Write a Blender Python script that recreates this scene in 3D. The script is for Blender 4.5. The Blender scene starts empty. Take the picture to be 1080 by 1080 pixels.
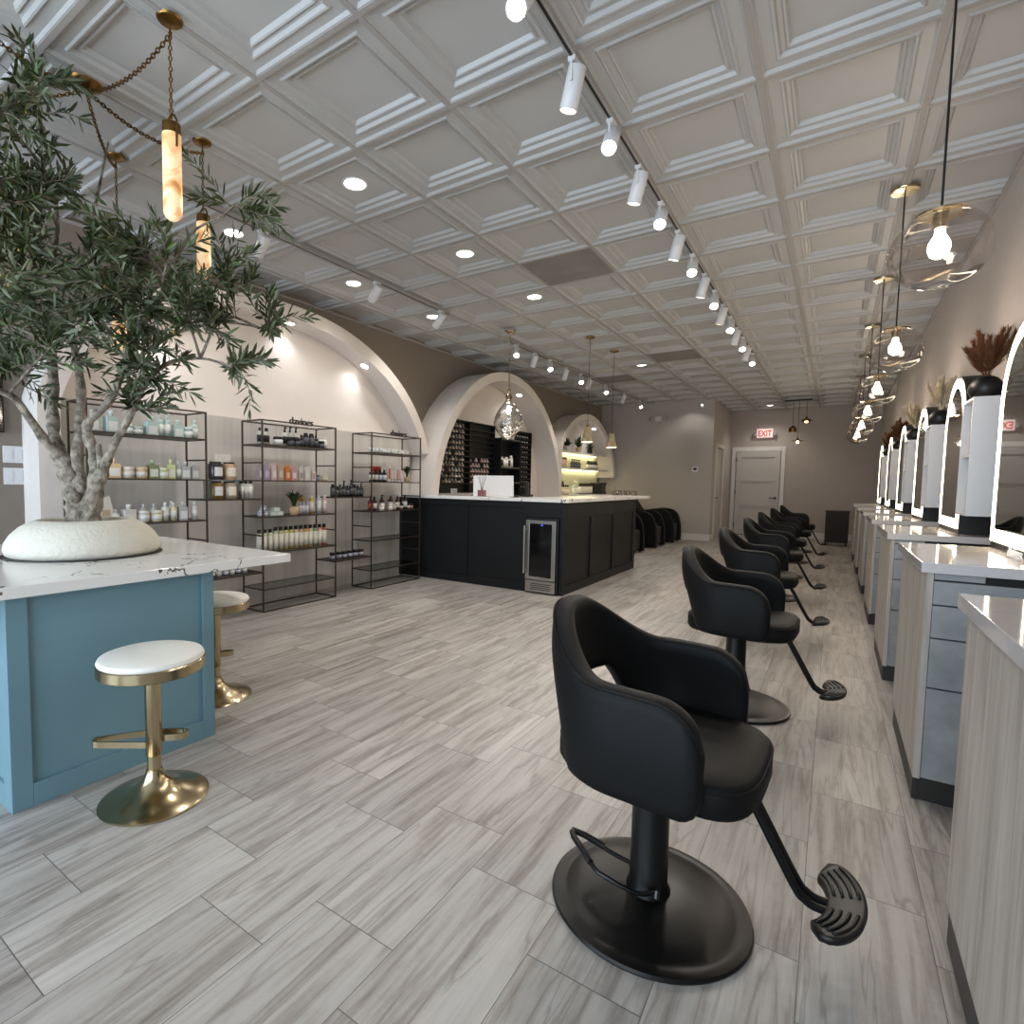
import bpy, bmesh, math, random
from mathutils import Vector, Matrix
random.seed(7)
sc = bpy.context.scene
col = sc.collection
PI = math.pi
R = math.radians

# ------------------------------------------------------------------ camera
r_ = Vector((0.82095966, 0.57079104, 0.0149273))
u_ = Vector((-0.04924103, 0.04472857, 0.99778488))
f_ = Vector((-0.56885899, 0.81987618, -0.0648267))
cd = bpy.data.cameras.new('camera')
cd.sensor_width = 36; cd.sensor_height = 36; cd.sensor_fit = 'HORIZONTAL'
cd.lens = 579.4154 / 1080 * 36
cd.shift_x = (540 - 476.58) / 1080
cd.shift_y = (546.05 - 540) / 1080
cd.clip_start = 0.05
cam = bpy.data.objects.new('camera', cd); col.objects.link(cam)
cam.matrix_world = Matrix(((r_.x, u_.x, -f_.x, 0), (r_.y, u_.y, -f_.y, 0), (r_.z, u_.z, -f_.z, 1.2), (0, 0, 0, 1)))
sc.camera = cam

# ------------------------------------------------------------------ world, daylight through the shop front, exposure
w = bpy.data.worlds.new('world'); sc.world = w; w.use_nodes = True
w.node_tree.nodes['Background'].inputs[0].default_value = (0.75, 0.87, 1.0, 1)
w.node_tree.nodes['Background'].inputs[1].default_value = 1.5
def area(name, loc, rot, sx, sy, power, color):
    l = bpy.data.lights.new(name, 'AREA'); l.shape = 'RECTANGLE'; l.size = sx; l.size_y = sy
    l.energy = power; l.color = color
    o = bpy.data.objects.new(name, l); col.objects.link(o); o.location = loc; o.rotation_euler = rot
    return o
DAY = (0.74, 0.88, 1.0)
area('window_daylight', (-3.45, -2.75, 1.45), (R(90), 0, 0), 2.1, 2.5, 95, DAY)
area('window_daylight', (-0.65, -2.75, 1.45), (R(90), 0, 0), 2.5, 2.5, 70, DAY)
SPOT = 20; DOWN = 26
sc.view_settings.view_transform = 'Standard'
sc.view_settings.look = 'None'
sc.view_settings.exposure = 0.60
sc.view_settings.gamma = 1
sc.view_settings.use_curve_mapping = False

# ------------------------------------------------------------------ materials
def new_mat(name):
    m = bpy.data.materials.new(name); m.use_nodes = True
    nt = m.node_tree; b = nt.nodes['Principled BSDF']
    return m, nt, b
def srgb(h):
    h = h.lstrip('#'); c = [int(h[i:i+2], 16)/255 for i in (0, 2, 4)]
    return tuple(((x/12.92) if x <= 0.04045 else ((x+0.055)/1.055)**2.4) for x in c) + (1,)
def pm(name, color, rough=0.5, metal=0.0, noise=0.0, nscale=8, bump=0.0, bscale=60, emit=None, estr=0, coat=0.0, stretch=None, color2=None, spec=None):
    """plain procedural material: base colour broken up by noise, optional bump"""
    m, nt, b = new_mat(name)
    c = srgb(color) if isinstance(color, str) else color
    b.inputs['Base Color'].default_value = c
    b.inputs['Roughness'].default_value = rough
    b.inputs['Metallic'].default_value = metal
    if spec is not None: b.inputs['Specular IOR Level'].default_value = spec
    if coat: b.inputs['Coat Weight'].default_value = coat; b.inputs['Coat Roughness'].default_value = 0.08
    if emit: b.inputs['Emission Color'].default_value = srgb(emit) if isinstance(emit, str) else emit; b.inputs['Emission Strength'].default_value = estr
    tc = None
    def coords():
        t = nt.nodes.new('ShaderNodeTexCoord')
        if stretch:
            mp = nt.nodes.new('ShaderNodeMapping'); mp.inputs['Scale'].default_value = stretch
            nt.links.new(t.outputs['Object'], mp.inputs[0]); return mp.outputs[0]
        return t.outputs['Object']
    if noise or color2:
        tc = coords()
        n = nt.nodes.new('ShaderNodeTexNoise'); n.inputs['Scale'].default_value = nscale; n.inputs['Detail'].default_value = 5
        nt.links.new(tc, n.inputs['Vector'])
        cr = nt.nodes.new('ShaderNodeValToRGB')
        c2 = srgb(color2) if color2 else tuple(max(0, x*(1-noise)) for x in c[:3]) + (1,)
        cr.color_ramp.elements[0].position = 0.3; cr.color_ramp.elements[0].color = c2
        cr.color_ramp.elements[1].position = 0.7; cr.color_ramp.elements[1].color = c
        nt.links.new(n.outputs['Fac'], cr.inputs[0]); nt.links.new(cr.outputs[0], b.inputs['Base Color'])
    if bump:
        tc = coords()
        n = nt.nodes.new('ShaderNodeTexNoise'); n.inputs['Scale'].default_value = bscale; n.inputs['Detail'].default_value = 3
        nt.links.new(tc, n.inputs['Vector'])
        bp = nt.nodes.new('ShaderNodeBump'); bp.inputs['Strength'].default_value = bump; bp.inputs['Distance'].default_value = 0.01
        nt.links.new(n.outputs['Fac'], bp.inputs['Height']); nt.links.new(bp.outputs[0], b.inputs['Normal'])
    return m
def emat(name, color, strength):
    m, nt, b = new_mat(name)
    b.inputs['Base Color'].default_value = (0.02, 0.02, 0.02, 1)
    b.inputs['Emission Color'].default_value = srgb(color); b.inputs['Emission Strength'].default_value = strength
    return m
def glass_mat(name, tint='#ffffff', refl=0.12, rough=0.0, edge=0.35, bumpy=0.0):
    """thin clear glass: mostly transparent, reflecting more at grazing angles"""
    m = bpy.data.materials.new(name); m.use_nodes = True; nt = m.node_tree; nt.nodes.clear()
    out = nt.nodes.new('ShaderNodeOutputMaterial'); mix = nt.nodes.new('ShaderNodeMixShader')
    tr = nt.nodes.new('ShaderNodeBsdfTransparent'); tr.inputs[0].default_value = srgb(tint)
    gl = nt.nodes.new('ShaderNodeBsdfGlossy'); gl.inputs['Roughness'].default_value = rough
    lw = nt.nodes.new('ShaderNodeLayerWeight'); lw.inputs['Blend'].default_value = edge
    mr = nt.nodes.new('ShaderNodeMapRange'); mr.inputs['To Min'].default_value = refl*0.35; mr.inputs['To Max'].default_value = min(1, refl*5)
    nt.links.new(lw.outputs['Facing'], mr.inputs['Value']); nt.links.new(mr.outputs[0], mix.inputs[0])
    nt.links.new(tr.outputs[0], mix.inputs[1]); nt.links.new(gl.outputs[0], mix.inputs[2]); nt.links.new(mix.outputs[0], out.inputs[0])
    if bumpy:
        t = nt.nodes.new('ShaderNodeTexCoord'); n = nt.nodes.new('ShaderNodeTexNoise'); n.inputs['Scale'].default_value = 9
        bp = nt.nodes.new('ShaderNodeBump'); bp.inputs['Strength'].default_value = bumpy; bp.inputs['Distance'].default_value = 0.05
        nt.links.new(t.outputs['Object'], n.inputs['Vector']); nt.links.new(n.outputs['Fac'], bp.inputs['Height'])
        nt.links.new(bp.outputs[0], gl.inputs['Normal']); nt.links.new(bp.outputs[0], lw.inputs['Normal'])
    return m

def math_node(nt, op, a, b=None, c=None):
    n = nt.nodes.new('ShaderNodeMath'); n.operation = op
    for i, v in enumerate((a, b, c)):
        if v is None: continue
        if isinstance(v, (int, float)): n.inputs[i].default_value = v
        else: nt.links.new(v, n.inputs[i])
    return n.outputs[0]

def floor_material():
    """wood-look porcelain planks, laid in rows with a running offset"""
    m, nt, b = new_mat('porcelain_plank_floor')
    L = nt.links
    tc = nt.nodes.new('ShaderNodeTexCoord'); sp = nt.nodes.new('ShaderNodeSeparateXYZ'); L.new(tc.outputs['Object'], sp.inputs[0])
    x, y = sp.outputs[0], sp.outputs[1]
    W, LEN = 0.2853, 0.5722
    xr = math_node(nt, 'DIVIDE', math_node(nt, 'ADD', x, 2.2975), W)
    row = math_node(nt, 'FLOOR', xr); fx = math_node(nt, 'FRACT', xr)
    shift = math_node(nt, 'MULTIPLY', math_node(nt, 'GREATER_THAN', row, 3.5), -0.2)
    off = math_node(nt, 'ADD', math_node(nt, 'MULTIPLY_ADD', row, -0.1900, 0.261), shift)
    yr = math_node(nt, 'DIVIDE', math_node(nt, 'SUBTRACT', y, off), LEN)
    cell = math_node(nt, 'FLOOR', yr); fy = math_node(nt, 'FRACT', yr)
    def edge(fr, size, g):
        d = math_node(nt, 'MINIMUM', fr, math_node(nt, 'SUBTRACT', 1.0, fr))
        return math_node(nt, 'LESS_THAN', math_node(nt, 'MULTIPLY', d, size), g)
    grout = math_node(nt, 'MAXIMUM', edge(fx, W, 0.0011), edge(fy, LEN, 0.0014))
    idv = nt.nodes.new('ShaderNodeCombineXYZ'); L.new(row, idv.inputs[0]); L.new(cell, idv.inputs[1])
    wn = nt.nodes.new('ShaderNodeTexWhiteNoise'); wn.noise_dimensions = '3D'; L.new(idv.outputs[0], wn.inputs['Vector'])
    rnd = wn.outputs['Value']
    # grain: noise stretched along the plank, shifted per plank
    off3 = nt.nodes.new('ShaderNodeVectorMath'); off3.operation = 'MULTIPLY_ADD'
    L.new(wn.outputs['Color'], off3.inputs[0]); off3.inputs[1].default_value = (17, 23, 31)
    L.new(tc.outputs['Object'], off3.inputs[2])
    def grain(sx, sy, scale, detail, dist, rough=0.55):
        mp = nt.nodes.new('ShaderNodeMapping'); mp.inputs['Scale'].default_value = (sx, sy, 1)
        L.new(off3.outputs[0], mp.inputs[0])
        n = nt.nodes.new('ShaderNodeTexNoise'); n.inputs['Scale'].default_value = scale; n.inputs['Detail'].default_value = detail
        n.inputs['Distortion'].default_value = dist; n.inputs['Roughness'].default_value = rough
        L.new(mp.outputs[0], n.inputs['Vector']); return n.outputs['Fac']
    g1 = grain(11, 0.75, 1.6, 6, 0.6)
    g2 = grain(42, 2.5, 1.6, 5, 0.5)
    g3 = grain(3, 3, 12, 6, 0.3, 0.7)
    cr = nt.nodes.new('ShaderNodeValToRGB'); e = cr.color_ramp.elements
    e[0].position = 0.28; e[0].color = srgb('#655e58'); e[1].position = 0.72; e[1].color = srgb('#b9b5b1')
    k = cr.color_ramp.elements.new(0.42); k.color = srgb('#8e8781')
    k = cr.color_ramp.elements.new(0.52); k.color = srgb('#a5a09b')
    mixg = math_node(nt, 'ADD', math_node(nt, 'MULTIPLY', g1, 0.68), math_node(nt, 'ADD', math_node(nt, 'MULTIPLY', g2, 0.24), math_node(nt, 'MULTIPLY', g3, 0.10)))
    L.new(mixg, cr.inputs[0])
    # thin dark veins
    v1 = grain(8, 0.55, 1.5, 3, 0.9)
    vein = math_node(nt, 'SUBTRACT', 1.0, math_node(nt, 'MINIMUM', 1.0, math_node(nt, 'MULTIPLY', math_node(nt, 'ABSOLUTE', math_node(nt, 'SUBTRACT', v1, 0.47)), 34)))
    veinf = math_node(nt, 'MULTIPLY', vein, 0.42)
    mv = nt.nodes.new('ShaderNodeMix'); mv.data_type = 'RGBA'; L.new(veinf, mv.inputs[0]); L.new(cr.outputs[0], mv.inputs[6]); mv.inputs[7].default_value = srgb('#5f5851')
    hv = nt.nodes.new('ShaderNodeHueSaturation'); L.new(mv.outputs[2], hv.inputs['Color'])
    L.new(math_node(nt, 'MULTIPLY_ADD', rnd, 0.26, 0.88), hv.inputs['Value'])
    mg = nt.nodes.new('ShaderNodeMix'); mg.data_type = 'RGBA'; L.new(grout, mg.inputs[0]); L.new(hv.outputs[0], mg.inputs[6]); mg.inputs[7].default_value = srgb('#5b5855')
    L.new(mg.outputs[2], b.inputs['Base Color'])
    b.inputs['Roughness'].default_value = 0.42
    L.new(math_node(nt, 'MULTIPLY_ADD', g2, 0.2, 0.3), b.inputs['Roughness'])
    bp = nt.nodes.new('ShaderNodeBump'); bp.inputs['Strength'].default_value = 0.25; bp.inputs['Distance'].default_value = 0.004
    L.new(math_node(nt, 'SUBTRACT', math_node(nt, 'MULTIPLY', g2, 0.25), grout), bp.inputs['Height']); L.new(bp.outputs[0], b.inputs['Normal'])
    return m

def marble_material():
    m, nt, b = new_mat('white_marble_quartz'); L = nt.links
    tc = nt.nodes.new('ShaderNodeTexCoord')
    def veins(scale, off, width, dist):
        mp = nt.nodes.new('ShaderNodeMapping'); mp.inputs['Location'].default_value = off
        L.new(tc.outputs['Object'], mp.inputs[0])
        n0 = nt.nodes.new('ShaderNodeTexNoise'); n0.inputs['Scale'].default_value = 7; n0.inputs['Detail'].default_value = 6
        L.new(mp.outputs[0], n0.inputs['Vector'])
        vm = nt.nodes.new('ShaderNodeVectorMath'); vm.operation = 'MULTIPLY_ADD'; L.new(n0.outputs['Color'], vm.inputs[0]); vm.inputs[1].default_value = (dist,)*3; L.new(mp.outputs[0], vm.inputs[2])
        vo = nt.nodes.new('ShaderNodeTexVoronoi'); vo.feature = 'DISTANCE_TO_EDGE'; vo.inputs['Scale'].default_value = scale
        L.new(vm.outputs[0], vo.inputs['Vector'])
        line = math_node(nt, 'LESS_THAN', vo.outputs['Distance'], width)
        n1 = nt.nodes.new('ShaderNodeTexNoise'); n1.inputs['Scale'].default_value = 3.5; L.new(mp.outputs[0], n1.inputs['Vector'])
        return math_node(nt, 'MULTIPLY', line, math_node(nt, 'GREATER_THAN', n1.outputs['Fac'], 0.53))
    v = math_node(nt, 'MAXIMUM', veins(2.1, (0.3, 0.2, 0), 0.010, 0.35), math_node(nt, 'MULTIPLY', veins(3.6, (4, 2, 0), 0.008, 0.3), 0.7))
    mx = nt.nodes.new('ShaderNodeMix'); mx.data_type = 'RGBA'; L.new(v, mx.inputs[0])
    mx.inputs[6].default_value = srgb('#eceae8'); mx.inputs[7].default_value = srgb('#5c5854'); L.new(mx.outputs[2], b.inputs['Base Color'])
    b.inputs['Roughness'].default_value = 0.16
    return m

def wood_material(name, c1, c2, c3, axis, scale=1.0, rough=0.5):
    """pale greyed wood laminate; grain runs along axis"""
    m, nt, b = new_mat(name); L = nt.links
    tc = nt.nodes.new('ShaderNodeTexCoord'); mp = nt.nodes.new('ShaderNodeMapping')
    s = [26*scale]*3; s[axis] = 1.6*scale; mp.inputs['Scale'].default_value = s; L.new(tc.outputs['Object'], mp.inputs[0])
    n = nt.nodes.new('ShaderNodeTexNoise'); n.inputs['Scale'].default_value = 1.2; n.inputs['Detail'].default_value = 7; n.inputs['Distortion'].default_value = 0.6; n.inputs['Roughness'].default_value = 0.62
    L.new(mp.outputs[0], n.inputs['Vector'])
    cr = nt.nodes.new('ShaderNodeValToRGB'); e = cr.color_ramp.elements
    e[0].position = 0.3; e[0].color = srgb(c1); e[1].position = 0.7; e[1].color = srgb(c3); k = e.new(0.5); k.color = srgb(c2)
    L.new(n.outputs['Fac'], cr.inputs[0]); L.new(cr.outputs[0], b.inputs['Base Color'])
    b.inputs['Roughness'].default_value = rough
    return m

M = {}
M['floor'] = floor_material()
M['marble'] = marble_material()
M['wall_beige'] = pm('taupe_wall_paint', '#857a70', 0.9, noise=0.03, bump=0.05, bscale=90)
M['wall_grey'] = pm('warm_grey_wall_paint', '#b3aba6', 0.9, noise=0.03, bump=0.05, bscale=90)
M['wall_dark'] = pm('taupe_grey_wall_paint', '#aca29c', 0.9, noise=0.03, bump=0.05, bscale=90)
M['arch'] = pm('white_arch_plaster', '#e2dad5', 0.85, noise=0.03, bump=0.06, bscale=70)
M['panelwood'] = wood_material('whitewashed_wall_panel', '#bdb8b4', '#cbc7c3', '#d4d0cc', 2, 0.25, 0.35)
M['ceiling'] = pm('white_ceiling_tile', '#b3b3b3', 0.5, noise=0.02)
M['tbar'] = pm('painted_ceiling_grid', '#a39f9c', 0.6, noise=0.04)
M['greytile'] = pm('grey_flat_ceiling_panel', '#8a8683', 0.75, noise=0.35, nscale=5, color2='#7c7876')
M['trim'] = pm('white_trim_paint', '#d6d2cf', 0.5, noise=0.03)
M['door'] = pm('grey_white_door_paint', '#bdb7b3', 0.55, noise=0.03)
M['black'] = pm('matte_black_metal', '#0c0c0d', 0.45, metal=0.1, noise=0.2)
M['leather'] = pm('black_upholstery', '#08090b', 0.6, noise=0.12, nscale=25, bump=0.05, bscale=260, spec=0.22)
M['blackgloss'] = pm('black_painted_steel', '#070708', 0.36, noise=0.1, spec=0.35)
M['chrome'] = pm('polished_chrome', '#d8d8da', 0.12, metal=1, noise=0.02)
M['steel'] = pm('brushed_stainless_steel', '#b5b2ad', 0.28, metal=1, noise=0.1, nscale=14, stretch=(1, 1, 40))
M['brass'] = pm('brushed_brass', '#b8a887', 0.2, metal=1, noise=0.1, nscale=20)
M['oldbrass'] = pm('aged_brass', '#8a6a3a', 0.35, metal=1, noise=0.4, nscale=22)
M['shelfmetal'] = pm('dark_bronze_metal', '#4a423c', 0.45, metal=0.6, noise=0.1)
M['blue'] = pm('teal_blue_cabinet_paint', '#6b8e9b', 0.42, noise=0.05, nscale=4)
M['navy'] = pm('charcoal_cabinet_paint', '#0b0d11', 0.5, noise=0.08, nscale=3, spec=0.35)
M['white'] = pm('white_lacquer', '#dcdcde', 0.35, noise=0.02)
M['whitepad'] = pm('white_leatherette', '#e9e7e1', 0.55, noise=0.04, bump=0.08, bscale=180)
M['quartz'] = pm('pale_grey_polished_quartz', '#cfc9c8', 0.07, noise=0.06, nscale=30)
M['ledge'] = pm('grey_laminate_edge', '#b9b4b6', 0.3, noise=0.05)
M['sidewood'] = wood_material('greyed_oak_laminate', '#8d847b', '#aaa299', '#bdb6ad', 2, 0.8)
M['drawer'] = pm('concrete_grey_laminate', '#a4a4a3', 0.5, noise=0.3, nscale=9, color2='#83878a')
M['kick'] = pm('brown_black_kick', '#2b2725', 0.5, noise=0.2)
M['mirror'] = pm('mirror_silver', '#c8cccc', 0.02, metal=1, noise=0.01)
M['led'] = emat('warm_led_strip', '#fff0d0', 7)
M['ledyellow'] = emat('yellow_led_strip', '#ffe9a0', 5)
M['spotlens'] = emat('lamp_lens', '#ffe9c4', 30)
M['down'] = emat('downlight_diffuser', '#fff4e2', 10)
M['bulb'] = emat('frosted_bulb', '#fff3e0', 26)
M['globe'] = glass_mat('clear_glass_globe', '#efebe9', 0.10, 0.0, 0.3)
M['egg'] = glass_mat('dimpled_clear_glass', '#eceae6', 0.42, 0.05, 0.45, 0.5)
M['shelfglass'] = glass_mat('shelf_glass', '#d7dcda', 0.12, 0.02, 0.3)
M['bottleglass'] = glass_mat('clear_bottle_glass', '#c9cfc9', 0.3, 0.05, 0.4)
M['pot'] = pm('textured_cream_ceramic', '#e0dccf', 0.75, noise=0.06, nscale=20, bump=0.5, bscale=55)
M['soil'] = pm('dark_soil', '#1f1a15', 0.95, noise=0.5, nscale=60, bump=0.6, bscale=90)
M['bark'] = pm('grey_olive_bark', '#aa9f90', 0.9, noise=0.5, nscale=26, color2='#4c443a', bump=1.0, bscale=60)
M['leaf'] = pm('olive_leaf', '#435029', 0.5, noise=0.5, nscale=6, color2='#26331c')
M['leafback'] = pm('silvery_olive_leaf', '#6d745a', 0.6, noise=0.3, nscale=7, color2='#505840')
M['leafnew'] = pm('fresh_green_leaf', '#587540', 0.5, noise=0.3, nscale=6)
M['olive'] = pm('yellow_green_olive', '#94802e', 0.4, noise=0.3)
M['grass'] = pm('dark_green_blade', '#2f4a26', 0.5, noise=0.4, nscale=30)
M['tanpot'] = pm('tan_clay', '#cdb08e', 0.7, noise=0.1)
M['pampas_w'] = pm('cream_pampas', '#f0e2c8', 0.95, noise=0.3, nscale=30)
M['pampas_b'] = pm('brown_pampas', '#7a4d2e', 0.95, noise=0.45, nscale=30)
M['concrete'] = pm('speckled_concrete_shade', '#c4b698', 0.85, noise=0.4, nscale=18, color2='#8f7d5d')
M['red'] = emat('exit_red', '#ff2a1c', 0.45)
M['exitwhite'] = pm('exit_sign_plastic', '#e6dcd8', 0.4, noise=0.02, emit='#ffe0dc', estr=0.25)
M['amber'] = emat('warm_lamp_glow', '#ffdc9a', 9)
M['darkwood'] = pm('dark_cherry_drawer', '#1a0c0a', 0.6, noise=0.4, nscale=12)
M['screen'] = pm('dark_screen_glass', '#050608', 0.08, noise=0.1)
M['paper'] = pm('printed_paper', '#e4e2dd', 0.7, noise=0.15, nscale=60)
M['alab'] = None
def alabaster():
    m, nt, b = new_mat('glowing_alabaster'); L = nt.links
    tc = nt.nodes.new('ShaderNodeTexCoord'); n = nt.nodes.new('ShaderNodeTexNoise'); n.inputs['Scale'].default_value = 9; n.inputs['Detail'].default_value = 7; n.inputs['Distortion'].default_value = 1.6
    L.new(tc.outputs['Object'], n.inputs['Vector'])
    cr = nt.nodes.new('ShaderNodeValToRGB'); e = cr.color_ramp.elements
    e[0].position = 0.32; e[0].color = srgb('#c98c4e'); e[1].position = 0.55; e[1].color = srgb('#ffdcae')
    k = e.new(0.47); k.color = srgb('#f3c08a'); L.new(n.outputs['Fac'], cr.inputs[0])
    L.new(cr.outputs[0], b.inputs['Base Color']); L.new(cr.outputs[0], b.inputs['Emission Color']); b.inputs['Emission Strength'].default_value = 0.36
    b.inputs['Roughness'].default_value = 0.5
    return m
M['alab'] = alabaster()
_cc = {}
def cm(hexc, rough=0.45, metal=0.0):
    k = (hexc, rough, metal)
    if k not in _cc: _cc[k] = pm('tint_' + hexc[1:], hexc, rough, metal, noise=0.06, nscale=25)
    return _cc[k]

# ------------------------------------------------------------------ mesh helpers
class MB:
    def __init__(s): s.v = []; s.f = []; s.m = []; s.s = []
    def add(s, vs, fs, mi=0, smooth=False):
        b = len(s.v); s.v += [tuple(p) for p in vs]
        for f in fs: s.f.append(tuple(b+i for i in f)); s.m.append(mi); s.s.append(smooth)
        return s
    def box(s, x0, y0, z0, x1, y1, z1, mi=0):
        x0, x1 = sorted((x0, x1)); y0, y1 = sorted((y0, y1)); z0, z1 = sorted((z0, z1))
        return s.add([(x0,y0,z0),(x1,y0,z0),(x1,y1,z0),(x0,y1,z0),(x0,y0,z1),(x1,y0,z1),(x1,y1,z1),(x0,y1,z1)],
              [(0,3,2,1),(4,5,6,7),(0,1,5,4),(1,2,6,5),(2,3,7,6),(3,0,4,7)], mi)
    def lathe(s, prof, seg=32, c=(0,0,0), mi=0, sx=1, sy=1, smooth=True, caps=True):
        vs = []; fs = []; n = len(prof)
        for k in range(seg):
            a = 2*PI*k/seg
            for (r, z) in prof: vs.append((c[0]+r*math.cos(a)*sx, c[1]+r*math.sin(a)*sy, c[2]+z))
        for k in range(seg):
            k2 = (k+1) % seg
            for i in range(n-1):
                fs.append((k*n+i, k2*n+i, k2*n+i+1, k*n+i+1))
        if caps and prof[0][0] > 1e-6: fs.append(tuple(k*n for k in range(seg))[::-1])
        if caps and prof[-1][0] > 1e-6: fs.append(tuple(k*n+n-1 for k in range(seg)))
        return s.add(vs, fs, mi, smooth)
    def tube(s, pts, rad, seg=8, mi=0, closed=False, caps=True, smooth=True):
        pts = [Vector(p) for p in pts]; n = len(pts)
        rads = rad if isinstance(rad, (list, tuple)) else [rad]*n
        vs = []; fs = []; up = None
        for i, p in enumerate(pts):
            if closed: t = (pts[(i+1) % n]-pts[i-1])
            else: t = pts[min(i+1, n-1)]-pts[max(i-1, 0)]
            if t.length < 1e-9: t = Vector((0,0,1))
            t.normalize()
            if up is None:
                up = Vector((0,0,1)) if abs(t.z) < 0.9 else Vector((1,0,0))
            a = t.cross(up)
            if a.length < 1e-6: a = t.orthogonal()
            a.normalize(); b = a.cross(t).normalized(); up = b
            for k in range(seg):
                an = 2*PI*k/seg
                vs.append(p + (a*math.cos(an)+b*math.sin(an))*rads[i])
        m = n if closed else n-1
        for i in range(m):
            i2 = (i+1) % n
            for k in range(seg):
                k2 = (k+1) % seg
                fs.append((i*seg+k, i*seg+k2, i2*seg+k2, i2*seg+k))
        if caps and not closed:
            fs.append(tuple(range(seg))[::-1]); fs.append(tuple((n-1)*seg+k for k in range(seg)))
        return s.add(vs, fs, mi, smooth)
    def prism(s, poly, a, b, axis='x', mi=0, smooth=False):
        """extrude polygon (2D) along axis from a to b. axis x: poly=(y,z); y: (x,z); z: (x,y)"""
        def P(q, t):
            if axis == 'x': return (t, q[0], q[1])
            if axis == 'y': return (q[0], t, q[1])
            return (q[0], q[1], t)
        n = len(poly); vs = [P(q, a) for q in poly] + [P(q, b) for q in poly]
        fs = [(i, (i+1) % n, n+(i+1) % n, n+i) for i in range(n)]
        s.add(vs, fs, mi, smooth)
        s.add([P(q, a) for q in poly], [tuple(range(n))[::-1]], mi); s.add([P(q, b) for q in poly], [tuple(range(n))], mi)
        return s
    def strip(s, A, B, mi=0, smooth=True):
        """quad strip between two equally long point lists"""
        n = len(A)
        return s.add(list(A)+list(B), [(i, i+1, n+i+1, n+i) for i in range(n-1)], mi, smooth)
    def loft(s, rings, mi=0, smooth=True, cap0=True, cap1=True):
        n = len(rings[0]); vs = [p for rg in rings for p in rg]; fs = []
        for i in range(len(rings)-1):
            for k in range(n):
                k2 = (k+1) % n
                fs.append((i*n+k, i*n+k2, (i+1)*n+k2, (i+1)*n+k))
        if cap0: fs.append(tuple(range(n))[::-1])
        if cap1: fs.append(tuple((len(rings)-1)*n+k for k in range(n)))
        return s.add(vs, fs, mi, smooth)
    def mesh(s, name, mats):
        me = bpy.data.meshes.new(name); me.from_pydata(s.v, [], s.f)
        for m in (mats if isinstance(mats, (list, tuple)) else [mats]): me.materials.append(m)
        me.polygons.foreach_set('material_index', s.m); me.polygons.foreach_set('use_smooth', s.s)
        bm = bmesh.new(); bm.from_mesh(me); bmesh.ops.recalc_face_normals(bm, faces=bm.faces); bm.to_mesh(me); bm.free()
        me.update(); return me
    def build(s, name, mats, parent=None, bevel=0, loc=None, sharp=True):
        o = bpy.data.objects.new(name, s.mesh(name, mats)); col.objects.link(o)
        if parent is not None: o.parent = parent
        if loc: o.location = loc
        if bevel:
            b = o.modifiers.new('bevel', 'BEVEL'); b.width = bevel; b.segments = 2; b.limit_method = 'ANGLE'; b.angle_limit = R(40)
        if sharp and any(s.s):
            o.data.set_sharp_from_angle(angle=R(42)) if hasattr(o.data, 'set_sharp_from_angle') else None
        return o
def thing(name, label, cat, loc=(0,0,0), rz=0, group=None):
    o = bpy.data.objects.new(name, None); col.objects.link(o); o.empty_display_size = 0.1
    o.location = loc; o.rotation_euler = (0, 0, rz); o['label'] = label; o['category'] = cat
    if group: o['group'] = group
    return o
def tag(o, label, cat, group=None, kind=None):
    o['label'] = label; o['category'] = cat
    if group: o['group'] = group
    if kind: o['kind'] = kind
    return o
def struct(o): o['kind'] = 'structure'; return o
def dup(root, loc, label=None, rz=None, group=None):
    r = root.copy(); col.objects.link(r); r.location = loc
    if rz is not None: r.rotation_euler = (0, 0, rz)
    if label: r['label'] = label
    if group: r['group'] = group
    for ch in list(root.children):
        c = ch.copy(); col.objects.link(c); c.parent = r
        for g in list(ch.children):
            d = g.copy(); col.objects.link(d); d.parent = c
    return r
def text_mesh(txt, size, depth, mat, name, parent=None, loc=(0,0,0), rot=(0,0,0), align='CENTER', bevel=0):
    cu = bpy.data.curves.new(name, 'FONT'); cu.body = txt; cu.size = size; cu.extrude = depth; cu.align_x = align; cu.resolution_u = 3; cu.offset = bevel
    t = bpy.data.objects.new(name, cu); col.objects.link(t)
    dg = bpy.context.evaluated_depsgraph_get(); me = bpy.data.meshes.new_from_object(t.evaluated_get(dg))
    bpy.data.objects.remove(t)
    me.materials.clear(); me.materials.append(mat)
    o = bpy.data.objects.new(name, me); col.objects.link(o); o.location = loc; o.rotation_euler = rot
    if parent is not None: o.parent = parent
    return o
ORD = ['first', 'second', 'third', 'fourth', 'fifth', 'sixth', 'seventh', 'eighth', 'ninth', 'tenth', 'eleventh', 'twelfth', 'thirteenth', 'fourteenth', 'fifteenth', 'sixteenth', 'seventeenth', 'eighteenth']

# ------------------------------------------------------------------ room shell
XW, XR, YB, YP, XP, H, YF = -4.68, 0.785, 15.4, 13.0, -2.19, 3.05, -2.6
struct(MB().box(XW-0.1, YF-0.1, -0.1, XR+0.1, YB+0.1, 0).build('floor', M['floor']))
struct(MB().box(XW-0.12, YF, 0, XW, YP+0.1, H+0.089).build('wall_left', M['wall_beige']))
struct(MB().box(XR, YF, 0, XR+0.12, YB, H+0.089).build('wall_right', M['wall_grey']))
struct(MB().box(XW, YB, 0, XR, YB+0.12, H+0.089).build('wall_back', M['wall_dark']))
struct(MB().box(XW, YP, 0, XP, YP+0.1, H+0.089).build('wall_partition', M['wall_grey']))
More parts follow.
